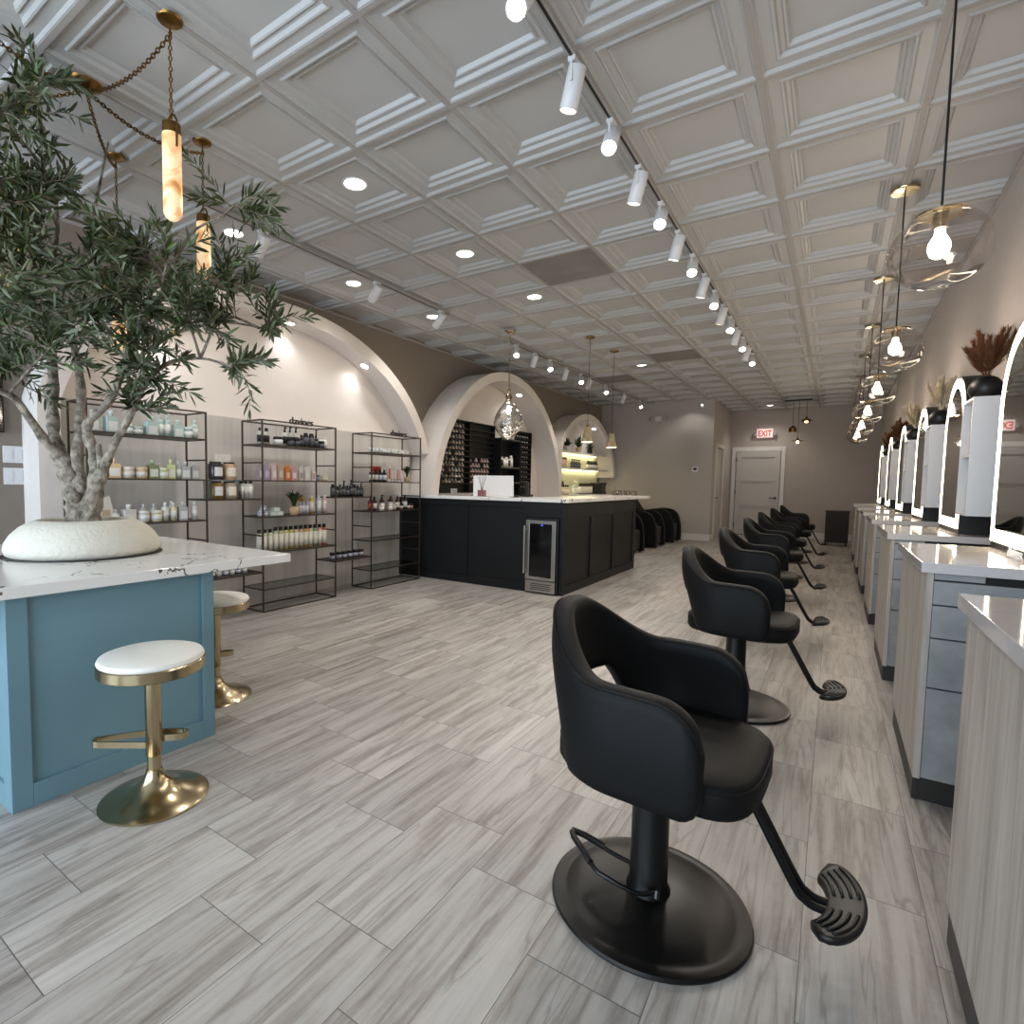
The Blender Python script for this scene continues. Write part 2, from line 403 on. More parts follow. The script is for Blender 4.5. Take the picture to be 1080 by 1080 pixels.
# side wall of the back corridor with a doorway
s = MB(); s.box(XP-0.1, YP+0.1, 0, XP, 13.42, H); s.box(XP-0.1, 14.32, 0, XP, YB, H); s.box(XP-0.1, 13.42, 2.07, XP, 14.32, H)
struct(s.build('wall_corridor', M['wall_grey']))
# shop front behind the camera: wall with two big windows
s = MB(); s.box(XW, YF-0.1, 0, XR, YF, 0.2); s.box(XW, YF-0.1, 2.7, XR, YF, H+0.089)
for a, b in ((XW, -4.5), (-2.4, -1.9), (0.6, XR)): s.box(a, YF-0.1, 0.2, b, YF, 2.7)
struct(s.build('wall_front', M['wall_grey']))
for i, (a, b) in enumerate(((-4.5, -2.4), (-1.9, 0.6))):
    s = MB(); s.box(a, YF-0.08, 0.2, a+0.05, YF-0.02, 2.7); s.box(b-0.05, YF-0.08, 0.2, b, YF-0.02, 2.7)
    s.box(a+0.05, YF-0.08, 0.2, b-0.05, YF-0.02, 0.25); s.box(a+0.05, YF-0.08, 2.65, b-0.05, YF-0.02, 2.7); m_ = (a+b)/2; s.box(m_-0.02, YF-0.08, 0.25, m_+0.02, YF-0.02, 2.65)
    struct(s.build('window_%d' % (i+1), M['black']))

# coffered ceiling: every tile pressed with stepped frames, hung in a T-bar grid
T, OX, OY = 0.64046, -2.2908, 1.6651
s = MB()
prof = [(0.012, 0.0), (0.017, 0.0), (0.026, 0.013), (0.068, 0.015), (0.076, 0.007), (0.084, 0.009), (0.092, 0.024), (0.106, 0.029), (0.113, 0.021), (0.121, 0.024), (0.131, 0.041), (0.32, 0.042)]
skip = {(0, 4), (0, 10), (-2, 12)}
for i in range(-4, 5):
    for j in range(-7, 22):
        if (i, j) in skip: continue
        cx, cy = OX+(i+0.5)*T, OY+(j+0.5)*T
        vs = []; fs = []
        for d, h in prof[:-1]:
            q = T/2-d
            vs += [(cx-q, cy-q, H+h), (cx+q, cy-q, H+h), (cx+q, cy+q, H+h), (cx-q, cy+q, H+h)]
        n = len(prof)-1
        for k in range(n-1):
            for e in range(4):
                e2 = (e+1) % 4; fs.append((k*4+e, k*4+e2, (k+1)*4+e2, (k+1)*4+e))
        fs.append(tuple((n-1)*4+e for e in range(4)))
        s.add(vs, fs, 0)
def clip(me, xs=None, ys=None):
    bm = bmesh.new(); bm.from_mesh(me)
    for co, no in ((Vector((XW, 0, 0)), Vector((-1, 0, 0))), (Vector((XR, 0, 0)), Vector((1, 0, 0))), (Vector((0, YF, 0)), Vector((0, -1, 0))), (Vector((0, YB, 0)), Vector((0, 1, 0)))):
        g = bm.verts[:]+bm.edges[:]+bm.faces[:]
        bmesh.ops.bisect_plane(bm, geom=g, plane_co=co, plane_no=no, clear_outer=True)
    bm.to_mesh(me); bm.free()
ceil = s.build('ceiling', M['ceiling']); clip(ceil.data); struct(ceil)
g = MB(); W2 = 0.012
for i in range(-4, 6):
    x = OX+i*T
    if XW < x < XR: g.box(x-W2, YF, H-0.004, x+W2, YB, H+0.01)
for j in range(-6, 22):
    y = OY+j*T
    if YF < y < YB:
        xs = [XW]+[OX+i*T for i in range(-3, 5)]+[XR]
        for a, b in zip(xs, xs[1:]): g.box(a+(W2 if a != XW else 0), y-W2, H-0.004, b-(W2 if b != XR else 0), y+W2, H+0.01)
g.box(XW, YF, H-0.01, XW+0.02, YB, H+0.01); g.box(XR-0.02, YF, H-0.01, XR, YB, H+0.01)
struct(g.build('trim_1', M['tbar']))
s = MB().box(XW-0.12, YF-0.1, H+0.09, XR+0.12, YB+0.12, H+0.15); struct(s.build('trim_2', M['tbar']))
for (i, j), lab in (((0, 4), 'flat grey ceiling panel with dark smears, the largest, nearest the camera'), ((0, 10), 'flat grey ceiling panel in the same row farther back, past the three downlights'), ((-2, 12), 'flat grey ceiling panel near the left spotlight track far back')):
    o = MB().box(OX+i*T+0.014, OY+j*T+0.014, H+0.002, OX+(i+1)*T-0.014, OY+(j+1)*T-0.014, H+0.02).build('ceiling_panel', M['greytile']); tag(o, lab, 'ceiling panel')

# baseboards and door trims
struct(MB().box(XW, YP-0.015, 0, XP, YP, 0.14).build('baseboard_partition', M['trim']))
struct(MB().box(XP, YP-0.015, 0, XP+0.012, 13.36, 0.14).build('baseboard_corridor', M['trim']))
struct(MB().box(-1.0, YB-0.015, 0, XR, YB, 0.14).build('baseboard_back', M['trim']))
struct(MB().box(XW, YF, 0, XW+0.015, 1.4, 0.14).build('baseboard_left', M['trim']))
# back door
d = MB(); x0, x1, zt = -2.03, -1.095, 2.06
d.box(x0, YB-0.04, 0.01, x1, YB-0.006, zt)
for a, b in ((0.16, 0.98), (1.09, 1.27), (1.38, 1.93)): pass
st = MB(); fr = 0.12; yf = YB-0.062
st.box(x0, yf, 0.01, x0+fr, YB-0.04, zt); st.box(x1-fr, yf, 0.01, x1, YB-0.04, zt)
for a, b in ((0.01, 0.2), (0.72, 0.80), (1.33, 1.41), (1.92, zt)): st.box(x0+fr, yf, a, x1-fr, YB-0.04, b)
d1 = struct(d.build('door_1', M['door'])); st.build('door_frame_rails', M['door'], d1)
h = MB(); h.lathe([(0.028, 0), (0.028, 0.012), (0, 0.012)], 16, (0, 0, 0)); o = h.build('rose', M['black'], d1, loc=(x1-0.07, yf, 0.93)); o.rotation_euler = (R(90), 0, 0)
MB().tube([(x1-0.07, yf, 0.93), (x1-0.07, yf-0.05, 0.93), (x1-0.19, yf-0.05, 0.93)], 0.011).build('door_handle', M['black'], d1)
for z in (0.25, 1.06, 1.86): MB().box(x0-0.012, yf-0.006, z-0.05, x0+0.006, yf, z+0.05).build('hinge', M['black'], d1)
t = MB(); t.box(x0-0.11, YB-0.03, 0, x0-0.015, YB, 2.07); t.box(x1+0.015, YB-0.03, 0, x1+0.1, YB, 2.07); t.box(x0-0.11, YB-0.03, 2.07, x1+0.1, YB, 2.17)
struct(t.build('trim_3', M['trim'], bevel=0.003))
MB().box(x0, yf-0.01, 0, x1, YB-0.02, 0.012).build('door_gap_strip', M['black'], d1)  # shaded gap under the door, drawn as a black strip
# side door
d2 = struct(MB().box(XP-0.075, 13.43, 0.01, XP-0.04, 14.31, 2.06).build('door_2', M['door']))
MB().box(XP-0.04, 13.43, 0.01, XP-0.03, 13.53, 2.06).box(XP-0.04, 14.21, 0.01, XP-0.03, 14.31, 2.06).box(XP-0.04, 13.53, 1.95, XP-0.03, 14.21, 2.06).box(XP-0.04, 13.53, 0.01, XP-0.03, 14.21, 0.2).build('door_frame_rails', M['door'], d2)
MB().tube([(XP-0.03, 13.53, 0.93), (XP+0.03, 13.53, 0.93), (XP+0.03, 13.65, 0.93)], 0.012).build('door_handle', M['black'], d2)
t = MB(); t.box(XP, 13.34, 0, XP+0.02, 13.42, 2.07); t.box(XP, 14.32, 0, XP+0.02, 14.40, 2.07); t.box(XP, 13.34, 2.07, XP+0.02, 14.40, 2.15)
struct(t.build('trim_4', M['trim']))

# ------------------------------------------------------------------ arches on the left wall
def arc_pts(yc, a, zc, b, y0, y1, n=48, foot0=0.0, foot1=0.0, left_full=None):
    pts = []
    if foot0 is not None and foot0 < zc: pts.append((max(y0, yc-a), foot0))
    for k in range(n+1):
        th = PI-PI*k/n
        y, z = yc+a*math.cos(th), zc+b*math.sin(th)
        if left_full and y < yc: z = zc+b*(1-min(1, abs(y-yc)/a)**left_full)**(1/left_full)
        pts.append((min(max(y, y0), y1), z))
    if foot1 is not None and foot1 < zc: pts.append((min(y1, yc+a), foot1))
    return pts
def arch(name, xf, yc, a, zc, b, th, y0, y1, foot0, foot1, cut1=None, lf_=None):
    out = arc_pts(yc, a, zc, b, y0, y1, 56, foot0, foot1, lf_)
    inn = arc_pts(yc, a-th, zc, b-th, y0+th, y1-th, 56, foot0, foot1, lf_)
    if cut1 is not None:
        keep = [i for i, p in enumerate(out) if not (p[0] > yc and p[1] < cut1)]
        out = [out[i] for i in keep]; inn = [inn[i] for i in keep]
    mb = MB(); P = lambda L, x: [(x, p[0], p[1]) for p in L]
    mb.strip(P(out, xf), P(inn, xf), smooth=False)
    mb.strip(P(out, xf), P(out, XW)); mb.strip(P(inn, XW), P(inn, xf))
    mb.add([(xf, *out[-1]), (xf, *inn[-1]), (XW, *inn[-1]), (XW, *out[-1])], [(0, 1, 2, 3)])
    mb.add([(xf, *out[0]), (xf, *inn[0]), (XW, *inn[0]), (XW, *out[0])], [(0, 1, 2, 3)])
    o = struct(mb.build(name, M['arch']))
    # plastered back of the niche, just proud of the wall
    poly = [(p[0], p[1]) for p in inn]
    k = MB().prism(poly, XW, XW+0.012, 'x').build('niche_back', M['arch'], o)
    return o
arch('wall_arch_large', -4.40, 3.63, 2.22, 1.20, 1.69, 0.135, 1.46, 5.85, 0.0, None, 1.56, 2.5)
arch('wall_arch_middle', -4.23, 7.69, 2.04, 0.90, 2.0, 0.13, 5.65, 9.73, 0.0, 0.0)
arch('wall_arch_small', -4.30, 11.25, 1.86, 0.90, 1.76, 0.12, 9.75, 12.98, 0.0, None, 1.38)
struct(MB().box(XW+0.012, 1.60, 0, -4.60, 5.64, 1.765).build('wall_panel_left', M['panelwood']))

# recessed lights set into the arches and the ceiling
def downlight(loc, rad, label, group, power, nrm=(0, 0, -1), col_=(1, 0.95, 0.88)):
    t = thing('recessed_downlight', label, 'ceiling light', loc, 0, group)
    q = Vector((0, 0, -1)).rotation_difference(Vector(nrm)); t.rotation_mode = 'QUATERNION'; t.rotation_quaternion = q
    MB().lathe([(rad, -0.004), (rad+0.014, -0.006), (rad+0.016, 0.0), (rad, 0.0)][::-1], 28, caps=False).build('trim_ring', M['white'], t)
    MB().lathe([(0, -0.003), (rad, -0.003)], 28, caps=False).build('diffuser', M['down'], t)
    if power:
        l = bpy.data.lights.new('downlight_lamp', 'SPOT'); l.energy = power; l.spot_size = R(125); l.spot_blend = 0.7; l.shadow_soft_size = rad; l.color = col_
        lo = bpy.data.objects.new('downlight_lamp', l); col.objects.link(lo); lo.parent = t; lo.location = (0, 0, -0.02)
    return t
CZ = H+0.042
for k, (x, y) in enumerate([(-2.61, 2.62), (-2.61, 3.895), (-2.60, 5.16), (-2.60, 8.93), (-2.60, 10.80), (-2.60, 12.60), (-1.32, 14.80), (-3.90, 2.61), (-3.89, 3.89), (-3.88, 5.15)]):
    where = ['nearest the camera in the middle row, above the floor', 'second from the camera in the middle row', 'third from the camera in the middle row, beside the grey panel', 'middle row, first one beyond the reception pendants', 'middle row, second one beyond the reception pendants', 'middle row, just before the partition wall', 'in front of the back wall above the exit sign', 'nearest in the left row, partly behind olive leaves', 'left row, above the top of the large arch', 'left row, nearest the middle arch'][k]
    downlight((x, y, CZ), 0.068, 'round recessed ceiling downlight, ' + where, 'recessed ceiling downlights', DOWN)
for k, (y, yc, a, zc, b, xx, lab) in enumerate([(2.25, 3.63, 2.085, 1.2, 1.555, -4.54, 'small recessed light in the large arch behind the olive leaves'), (3.66, 3.63, 2.085, 1.2, 1.555, -4.54, 'small recessed light at the top of the large arch'), (4.72, 3.63, 2.085, 1.2, 1.555, -4.54, 'small recessed light on the right slope of the large arch'), (8.30, 7.69, 1.91, 0.9, 1.87, -4.42, 'small recessed light inside the middle arch, right of the glass egg pendant'), (11.9, 11.25, 1.74, 0.9, 1.64, -4.45, 'small recessed light inside the small far arch')]):
    dy = y-yc; z = zc+b*math.sqrt(1-(dy/a)**2)
    n = Vector((0, -dy/a**2, -(z-zc)/b**2)).normalized()
    downlight((xx, y, z), 0.045, lab, 'recessed lights in the arches', 4.5, n, (.93, .97, 1))

# ------------------------------------------------------------------ spotlight tracks
def track(x, y0, y1, label):
    t = thing('lighting_track', label, 'lighting track', (x, y0, H))
    MB().box(-0.017, 0, -0.028, 0.017, y1-y0, -0.004).build('rail', M['tbar'], t)
    MB().box(-0.006, 0, -0.030, 0.006, y1-y0, -0.0285).build('conductor_slot', M['black'], t)
track(-1.01, 0.9, 8.85, 'long ceiling lighting track above the row of black chairs')
track(-3.545, 1.95, 5.0, 'ceiling lighting track in front of the large arch')
track(-3.545, 6.35, 12.4, 'ceiling lighting track above the reception desk')
head_src = {}
def track_head(x, y, aim, label, group, lit=True, power=None):
    key = 'h'
    t = thing('track_spotlight', label, 'spotlight', (x, y, H-0.028), 0, group)
    if key not in head_src:
        head_src['ad'] = MB().box(-0.016, -0.046, -0.02, 0.016, 0.035, 0).mesh('adapter', M['white'])
        head_src['bar'] = MB().lathe([(0.0, 0.0), (0.036, 0.0), (0.039, 0.004), (0.039, 0.165), (0.036, 0.168), (0.034, 0.158)], 24, caps=False).mesh('barrel', M['white'])
        head_src['len'] = MB().lathe([(0.0, 0.156), (0.0345, 0.156)], 24, caps=False).mesh('lens', M['spotlens'])
        head_src['yo'] = MB().box(-0.005, -0.046, -0.085, 0.005, -0.040, 0.0).mesh('yoke', M['white'])
        head_src['h'] = 1
    def put(k, nm, par, loc=(0, 0, 0)):
        o = bpy.data.objects.new(nm, head_src[k]); col.objects.link(o); o.parent = par; o.location = loc; return o
    put('ad', 'adapter', t)
    put('yo', 'yoke', t, (0, 0, -0.015))
    a = Vector(aim).normalized(); q = Vector((0, 0, 1)).rotation_difference(a)
    b = put('bar', 'barrel', t); b.rotation_mode = 'QUATERNION'; b.rotation_quaternion = q; b.location = Vector((0, 0, -0.07))-a*0.045
    put('len', 'lens', b)
    l = bpy.data.lights.new('spotlight_lamp', 'SPOT'); l.energy = power or SPOT; l.spot_size = R(75); l.spot_blend = 0.8; l.shadow_soft_size = 0.025; l.color = (1, 0.94, 0.87)
    lo = bpy.data.objects.new('spotlight_lamp', l); col.objects.link(lo); lo.parent = t; lo.rotation_mode = 'QUATERNION'
    lo.rotation_quaternion = Vector((0, 0, -1)).rotation_difference(a); lo.location = Vector((0, 0, -0.07))+a*0.125
    return t
for k in range(15):
    y = 1.86+k*0.4825
    aim = (0.10, -0.62, -0.78) if k % 2 == 0 else (-0.28, 0.10, -0.95)
    track_head(-1.01, y, aim, 'white spotlight on the long track, %s from the camera, %s' % (ORD[k], 'aimed toward the camera' if k % 2 == 0 else 'aimed steeply down'), 'spotlights on the long track')
for k, y in enumerate((2.62, 3.85, 4.85)):
    track_head(-3.545, y, (-0.75, 0.15, -0.62), 'white spotlight on the track before the large arch, ' + ['nearest the olive tree', 'middle one of three', 'farthest one of three'][k], 'spotlights before the large arch', power=6)
for k, y in enumerate((6.55, 7.1, 7.6, 8.2, 8.8, 9.2, 10.0, 11.1, 12.2)):
    track_head(-3.545, y, (0.35, -0.6, -0.72) if k % 2 == 0 else (-0.4, 0.25, -0.9), 'white spotlight on the track above the reception desk, %s from its near end' % ORD[k], 'spotlights above the reception desk')

# ------------------------------------------------------------------ island with planter, tree and stools
t = thing('island_table', 'teal blue shaker island with white marble top under the olive tree', 'island', (-3.0, 0.9, 0))
ox_, oy_ = -3.0, 0.9
def L(x, y, z): return (x-ox_, y-oy_, z)
b = MB(); b.box(*L(-3.70, 0.672, 0), *L(-2.347, 1.43, 0.777)); b.build('cabinet_body', M['blue'], t)
f = MB(); x = -2.347; X2 = -2.332
for y0, y1, z0, z1 in ((0.66, 0.725, 0, 0.777), (1.385, 1.438, 0, 0.777), (0.725, 1.385, 0, 0.085), (0.725, 1.385, 0.765, 0.777)): f.box(*L(x, y0, z0), *L(X2, y1, z1))
f.build('side_panel_frame', M['blue'], t, bevel=0.002)
f = MB()
for x0, x1, z0, z1 in ((-3.7, -3.63, 0, 0.777), (-2.41, -2.347, 0, 0.777), (-3.63, -2.41, 0, 0.085), (-3.63, -2.41, 0.72, 0.777), (-3.05, -2.99, 0.085, 0.72)): f.box(*L(x0, 0.66, z0), *L(x1, 0.672, z1))
f.build('front_panel_frame', M['blue'], t, bevel=0.002)
MB().box(*L(-3.76, 0.28, 0.778), *L(-2.285, 1.84, 0.82)).build('marble_top', M['marble'], t, bevel=0.003)

pt = thing('planter_bowl', 'wide cream textured ceramic bowl holding the olive tree on the marble island', 'planter', (-3.05, 1.20, 0.8205))
prof = [(0.0, 0.0), (0.305, 0.0), (0.322, 0.012), (0.328, 0.035), (0.322, 0.065), (0.302, 0.10), (0.268, 0.135), (0.235, 0.156), (0.205, 0.168), (0.192, 0.170), (0.184, 0.166), (0.186, 0.15), (0.188, 0.125)]
MB().lathe(prof, 64).build('bowl', M['pot'], pt)
MB().lathe([(0.0, 0.122), (0.10, 0.126), (0.189, 0.120)], 32).build('soil', M['soil'], pt)
MB().lathe([(0.324, -0.0), (0.338, -0.0), (0.338, 0.003), (0.324, 0.003)], 48).build('base_gap_ring', M['black'], pt)  # dark gap around the bowl's foot, drawn as a flat black ring

# olive tree
tree = thing('olive_tree', 'artificial olive tree with gnarled grey trunk and spreading narrow green leaves', 'tree', (-3.10, 1.22, 0.945))
TB = Vector((-3.10, 1.22, 0.945))
limbs = {
 'a': ([(-3.12,1.21,0.93),(-3.14,1.20,1.02),(-3.15,1.20,1.08),(-3.17,1.18,1.20),(-3.20,1.17,1.27),(-3.25,1.15,1.38),(-3.32,1.17,1.55),(-3.39,1.2,1.78),(-3.44,1.19,2.05),(-3.41,1.25,2.5),(-3.35,1.19,2.88)], [.062,.055,.050,.048,.040,.030,.028,.026,.018,.010,.004]),
 'b': ([(-3.20,1.17,1.27),(-3.20,1.10,1.36),(-3.18,1.02,1.48),(-3.18,0.97,1.56),(-3.18,0.91,1.59),(-3.22,0.82,1.67),(-3.3,0.79,1.93)], [.034,.022,.018,.016,.014,.010,.004]),
 'c': ([(-3.12,1.21,1.02),(-3.13,1.21,1.15),(-3.15,1.21,1.31),(-3.20,1.25,1.5),(-3.27,1.28,1.71),(-3.38,1.29,2.07),(-3.32,1.37,2.52),(-3.21,1.42,2.95)], [.045,.036,.026,.024,.020,.014,.009,.004]),
 'd': ([(-3.07,1.23,0.93),(-3.05,1.23,1.05),(-3.04,1.25,1.19),(-3.08,1.26,1.31),(-3.11,1.24,1.43),(-3.09,1.26,1.5),(-3.04,1.31,1.57),(-3.0,1.35,1.69),(-2.95,1.4,1.89),(-2.84,1.49,2.13),(-2.74,1.58,2.42),(-2.6,1.68,2.52)], [.055,.044,.036,.027,.024,.022,.020,.018,.014,.011,.007,.004]),
 'e': ([(-3.05,1.24,1.10),(-3.0,1.26,1.22),(-2.95,1.27,1.30),(-2.91,1.29,1.38),(-2.84,1.32,1.49),(-2.79,1.36,1.63),(-2.7,1.43,1.75),(-2.55,1.52,1.78),(-2.42,1.6,1.74)], [.040,.028,.021,.018,.017,.014,.011,.007,.004]),
 'f': ([(-3.0,1.35,1.69),(-3.01,1.47,1.84),(-2.9,1.62,1.98),(-2.7,1.76,2.03),(-2.51,1.87,1.99)], [.016,.012,.009,.006,.003]),
}
def smooth_path(P, Rr, n=4):
    P = [Vector(p) for p in P]; out = []; rr = []
    for i in range(len(P)-1):
        p0, p1, p2, p3 = P[max(i-1, 0)], P[i], P[i+1], P[min(i+2, len(P)-1)]
        for k in range(n):
            t = k/n
            out.append(0.5*((2*p1)+(-p0+p2)*t+(2*p0-5*p1+4*p2-p3)*t*t+(-p0+3*p1-3*p2+p3)*t**3)); rr.append(Rr[i]*(1-t)+Rr[i+1]*t)
    out.append(P[-1]); rr.append(Rr[-1]); return out, rr
rnd = random.Random(11)
tm = MB(); starts = []
for k, (P, Rr) in limbs.items():
    pp, rr = smooth_path(P, Rr)
    for i in range(len(rr)):
        if rr[i] > 0.02: rr[i] *= 1+0.16*math.sin(i*1.9+ord(k))+rnd.uniform(-0.06, 0.06)
    tm.tube([p-TB for p in pp], rr, 12)
    starts += [(p, r) for p, r in zip(pp, rr) if p.z > 1.5]
# a sawn stub on the right-hand stem
tm.tube([Vector((-2.99, 1.25, 1.24))-TB, Vector((-2.985, 1.24, 1.36))-TB], [0.016, 0.013], 10)
# knobbly root flare
for a, zz, rr_ in ((0.3, 0.03, .03), (2.2, 0.05, .034), (3.6, 0.10, .03), (5.0, 0.15, .032), (1.2, 0.2, .028), (4.2, 0.26, .026)):
    c = Vector((-3.11, 1.215, 0.945))+Vector((math.cos(a)*0.045, math.sin(a)*0.045, zz)); c -= TB
    tm.lathe([(0, -rr_), (rr_*.7, -rr_*.7), (rr_, 0), (rr_*.7, rr_*.7), (0, rr_)], 10, tuple(c))
trunk = tm.build('trunk', M['bark'], tree, sharp=False)
tips = [(-2.78,0.98,2.85),(-2.92,0.87,2.73),(-3.31,0.85,2.7),(-2.45,1.73,2.52),(-2.47,1.86,2.0),(-2.42,1.63,1.74),(-2.59,1.67,2.25),(-3.66,1.34,2.8),(-2.8,1.17,2.32),(-3.91,1.02,2.49),(-3.74,0.86,2.01),(-3.22,0.95,1.72),(-2.64,1.35,1.66),(-2.46,1.37,1.9),(-2.82,1.33,1.55),(-2.92,1.03,1.78),(-3.88,1.13,2.11),(-2.97,0.97,2.08),(-2.71,1.21,2.02),(-3.59,1.39,2.13),(-3.3,1.62,2.35),(-3.12,0.96,2.44),(-2.61,1.2,1.8),(-2.47,1.49,2.02),
 (-3.05,1.0,2.25),(-3.3,1.0,2.2),(-3.0,1.2,2.15),(-2.85,1.35,2.3),(-2.75,1.4,2.0),(-3.4,1.1,2.35),(-3.15,1.3,2.0),(-2.7,1.5,2.2),(-3.1,1.1,1.9),(-3.55,1.0,1.95),(-3.1,0.9,2.5),(-3.35,1.15,2.6),(-2.95,1.45,1.95),(-2.62,1.62,2.0)]
br = MB(); lf = MB()
LM = [M['leaf'], M['leafback'], M['leafnew'], M['olive']]
def leaf(p, d, ln, wd, roll, mi):
    d = d.normalized(); s_ = d.cross(Vector((0, 0, 1)))
    if s_.length < 1e-3: s_ = Vector((1, 0, 0))
    s_.normalize(); n_ = s_.cross(d)
    a = s_*math.cos(roll)+n_*math.sin(roll); nn = d.cross(a)
    b0, b1, b2, b3 = p, p+d*ln*0.38+nn*ln*0.03, p+d*ln*0.75+nn*ln*0.02, p+d*ln-nn*ln*0.06
    vs = [b0, b1-a*wd-nn*wd*.35, b1+nn*0, b1+a*wd-nn*wd*.35, b2-a*wd*.8-nn*wd*.3, b2, b2+a*wd*.8-nn*wd*.3, b3]
    lf.add(vs, [(0, 2, 1), (0, 3, 2), (1, 2, 5, 4), (2, 3, 6, 5), (4, 5, 7), (5, 6, 7)], mi, True)
def twig(p0, p1, nl, sag=0.0, new=0.03):
    p0 = Vector(p0); p1 = Vector(p1); ln = (p1-p0).length; N = 7
    bend = Vector((rnd.uniform(-1, 1), rnd.uniform(-1, 1), rnd.uniform(-.4, 1))).normalized()*ln*0.12
    pts = [p0.lerp(p1, t/N)+bend*math.sin(PI*t/N)+Vector((0, 0, -sag*(t/N)**2)) for t in range(N+1)]
    br.tube([p-TB for p in pts], [0.0035*(1-0.7*t/N) for t in range(N+1)], 5)
    az = rnd.uniform(0, 6)
    for k in range(nl):
        t = 0.12+0.88*(k+rnd.random()*.5)/nl; t = min(t, 0.99); i = int(t*N); q = pts[i].lerp(pts[i+1], t*N-i)
        if q.z > 3.0: continue
        dr = (pts[i+1]-pts[i]).normalized()
        for sd in (0, PI):
            az2 = az+k*1.3+sd+rnd.uniform(-.4, .4)
            o1 = dr.orthogonal().normalized(); o2 = dr.cross(o1)
            out = o1*math.cos(az2)+o2*math.sin(az2)
            dd = (out*rnd.uniform(.55, 1.0)+dr*rnd.uniform(.5, 1.1)+Vector((0, 0, rnd.uniform(-.2, .35)))).normalized()
            lnn = rnd.uniform(0.055, 0.098); x = rnd.random()
            mi = 2 if x < new else (1 if x < 0.42 else 0)
            if (q+dd*lnn).z > 3.03: continue
            leaf(q-TB, dd, lnn, lnn*rnd.uniform(.075, .105), rnd.uniform(0, PI), mi)
    # tip tuft
    for k in range(3):
        dd = (pts[-1]-pts[-2]).normalized()+Vector((rnd.uniform(-.3, .3), rnd.uniform(-.3, .3), rnd.uniform(-.3, .3)))
        if pts[-1].z < 2.98: leaf(pts[-1]-TB, dd, rnd.uniform(.05, .085), .006, rnd.uniform(0, PI), 0 if k else 1)
for tp in tips:
    tp = Vector(tp)
    base = min(starts, key=lambda s_: (s_[0]-tp).length + (0.25 if s_[0].z > tp.z else 0))[0]
    ax = tp-base; ln = ax.length
    mid = base.lerp(tp, 0.5)+Vector((rnd.uniform(-.05, .05), rnd.uniform(-.05, .05), rnd.uniform(0, .08)))
    pts, rr = smooth_path([base, mid, tp], [0.008, 0.006, 0.003], 6)
    br.tube([p-TB for p in pts], rr, 6)
    twig(mid, tp, 13, 0.0)
    nb = 9 if ln > 0.35 else 7
    for k in range(nb):
        t = rnd.uniform(0.25, 1.0); q = pts[int(t*(len(pts)-1))]
        dv = (ax.normalized()*rnd.uniform(.3, 1)+Vector((rnd.uniform(-1, 1), rnd.uniform(-1, 1), rnd.uniform(-.5, .8)))).normalized()*rnd.uniform(0.14, 0.27)
        e = q+dv
        if e.z > 2.98: e.z = 2.98
        twig(q, e, rnd.randint(8, 12), rnd.uniform(0, .04))
    for k in range(1):
        q = pts[-2]+Vector((rnd.uniform(-.08, .08), rnd.uniform(-.08, .08), rnd.uniform(-.06, .02)))-TB
        if rnd.random() < 0.4: lf.lathe([(0, -.008), (.006, -.004), (.006, .003), (0, .009)], 8, tuple(q), 3)
br.build('twigs', M['bark'], tree, sharp=False)
lf.build('foliage', LM, tree, sharp=False)

def bar_stool(loc, label, rz):
    t = thing('bar_stool', label, 'stool', loc, rz, 'brass stools at the island')
    MB().lathe([(0.0, 0.0), (0.183, 0.0), (0.186, 0.004), (0.180, 0.008), (0.14, 0.018), (0.10, 0.032), (0.065, 0.052), (0.042, 0.075), (0.030, 0.10), (0.027, 0.112), (0.0, 0.112)], 64).build('base', M['brass'], t)
    c = MB(); c.lathe([(0.0, 0.11), (0.0235, 0.11), (0.0235, 0.165), (0.0, 0.165)], 28); c.lathe([(0.0, 0.165), (0.0265, 0.165), (0.0265, 0.168), (0.028, 0.17), (0.028, 0.50), (0, 0.50)], 28); c.build('column', M['brass'], t)
    MB().lathe([(0.0, 0.49), (0.175, 0.49), (0.18, 0.494), (0.18, 0.528), (0.176, 0.532), (0.0, 0.532)], 56).build('seat_ring', M['brass'], t)
    MB().lathe([(0.0, 0.530), (0.174, 0.530), (0.178, 0.538), (0.172, 0.550), (0.15, 0.557), (0.08, 0.559), (0.0, 0.558)], 56).build('seat_cushion', M['whitepad'], t)
    # flat-bar foot rest: a rounded triangle loop welded to the column
    P = [(0.0, -0.03), (-0.06, -0.055), (-0.135, -0.085), (-0.155, -0.085), (-0.165, -0.07), (-0.155, -0.05), (-0.05, 0.045), (0.02, 0.085), (0.045, 0.09), (0.056, 0.075), (0.050, 0.055), (0.0, 0.02)]
    fr = MB(); rings = []; P = [(a*1.2, b_*1.15) for a, b_ in P]
    pts, _ = smooth_path([(a, b_, 0) for a, b_ in P], [1]*len(P), 4)
    for i, p in enumerate(pts):
        tt = (pts[min(i+1, len(pts)-1)]-pts[max(i-1, 0)]).normalized(); nn = Vector((-tt.y, tt.x, 0))*0.004
        z0, z1 = 0.205, 0.228
        rings.append([(p.x+nn.x, p.y+nn.y, z0), (p.x-nn.x, p.y-nn.y, z0), (p.x-nn.x, p.y-nn.y, z1), (p.x+nn.x, p.y+nn.y, z1)])
    fr.loft(rings, smooth=False); fr.build('foot_rest', M['brass'], t)
    MB().tube([(0.03, 0.10, 0.488), (0.05, 0.155, 0.475), (0.055, 0.165, 0.468)], 0.004, 6).build('height_lever', M['chrome'], t)
    return t
s1 = bar_stool((-2.045, 1.012, 0), 'brass swivel stool with white round seat in front of the blue panel', R(15))
dup(s1, (-2.755, 1.705, 0), 'brass swivel stool with white round seat behind the blue island corner', R(40))

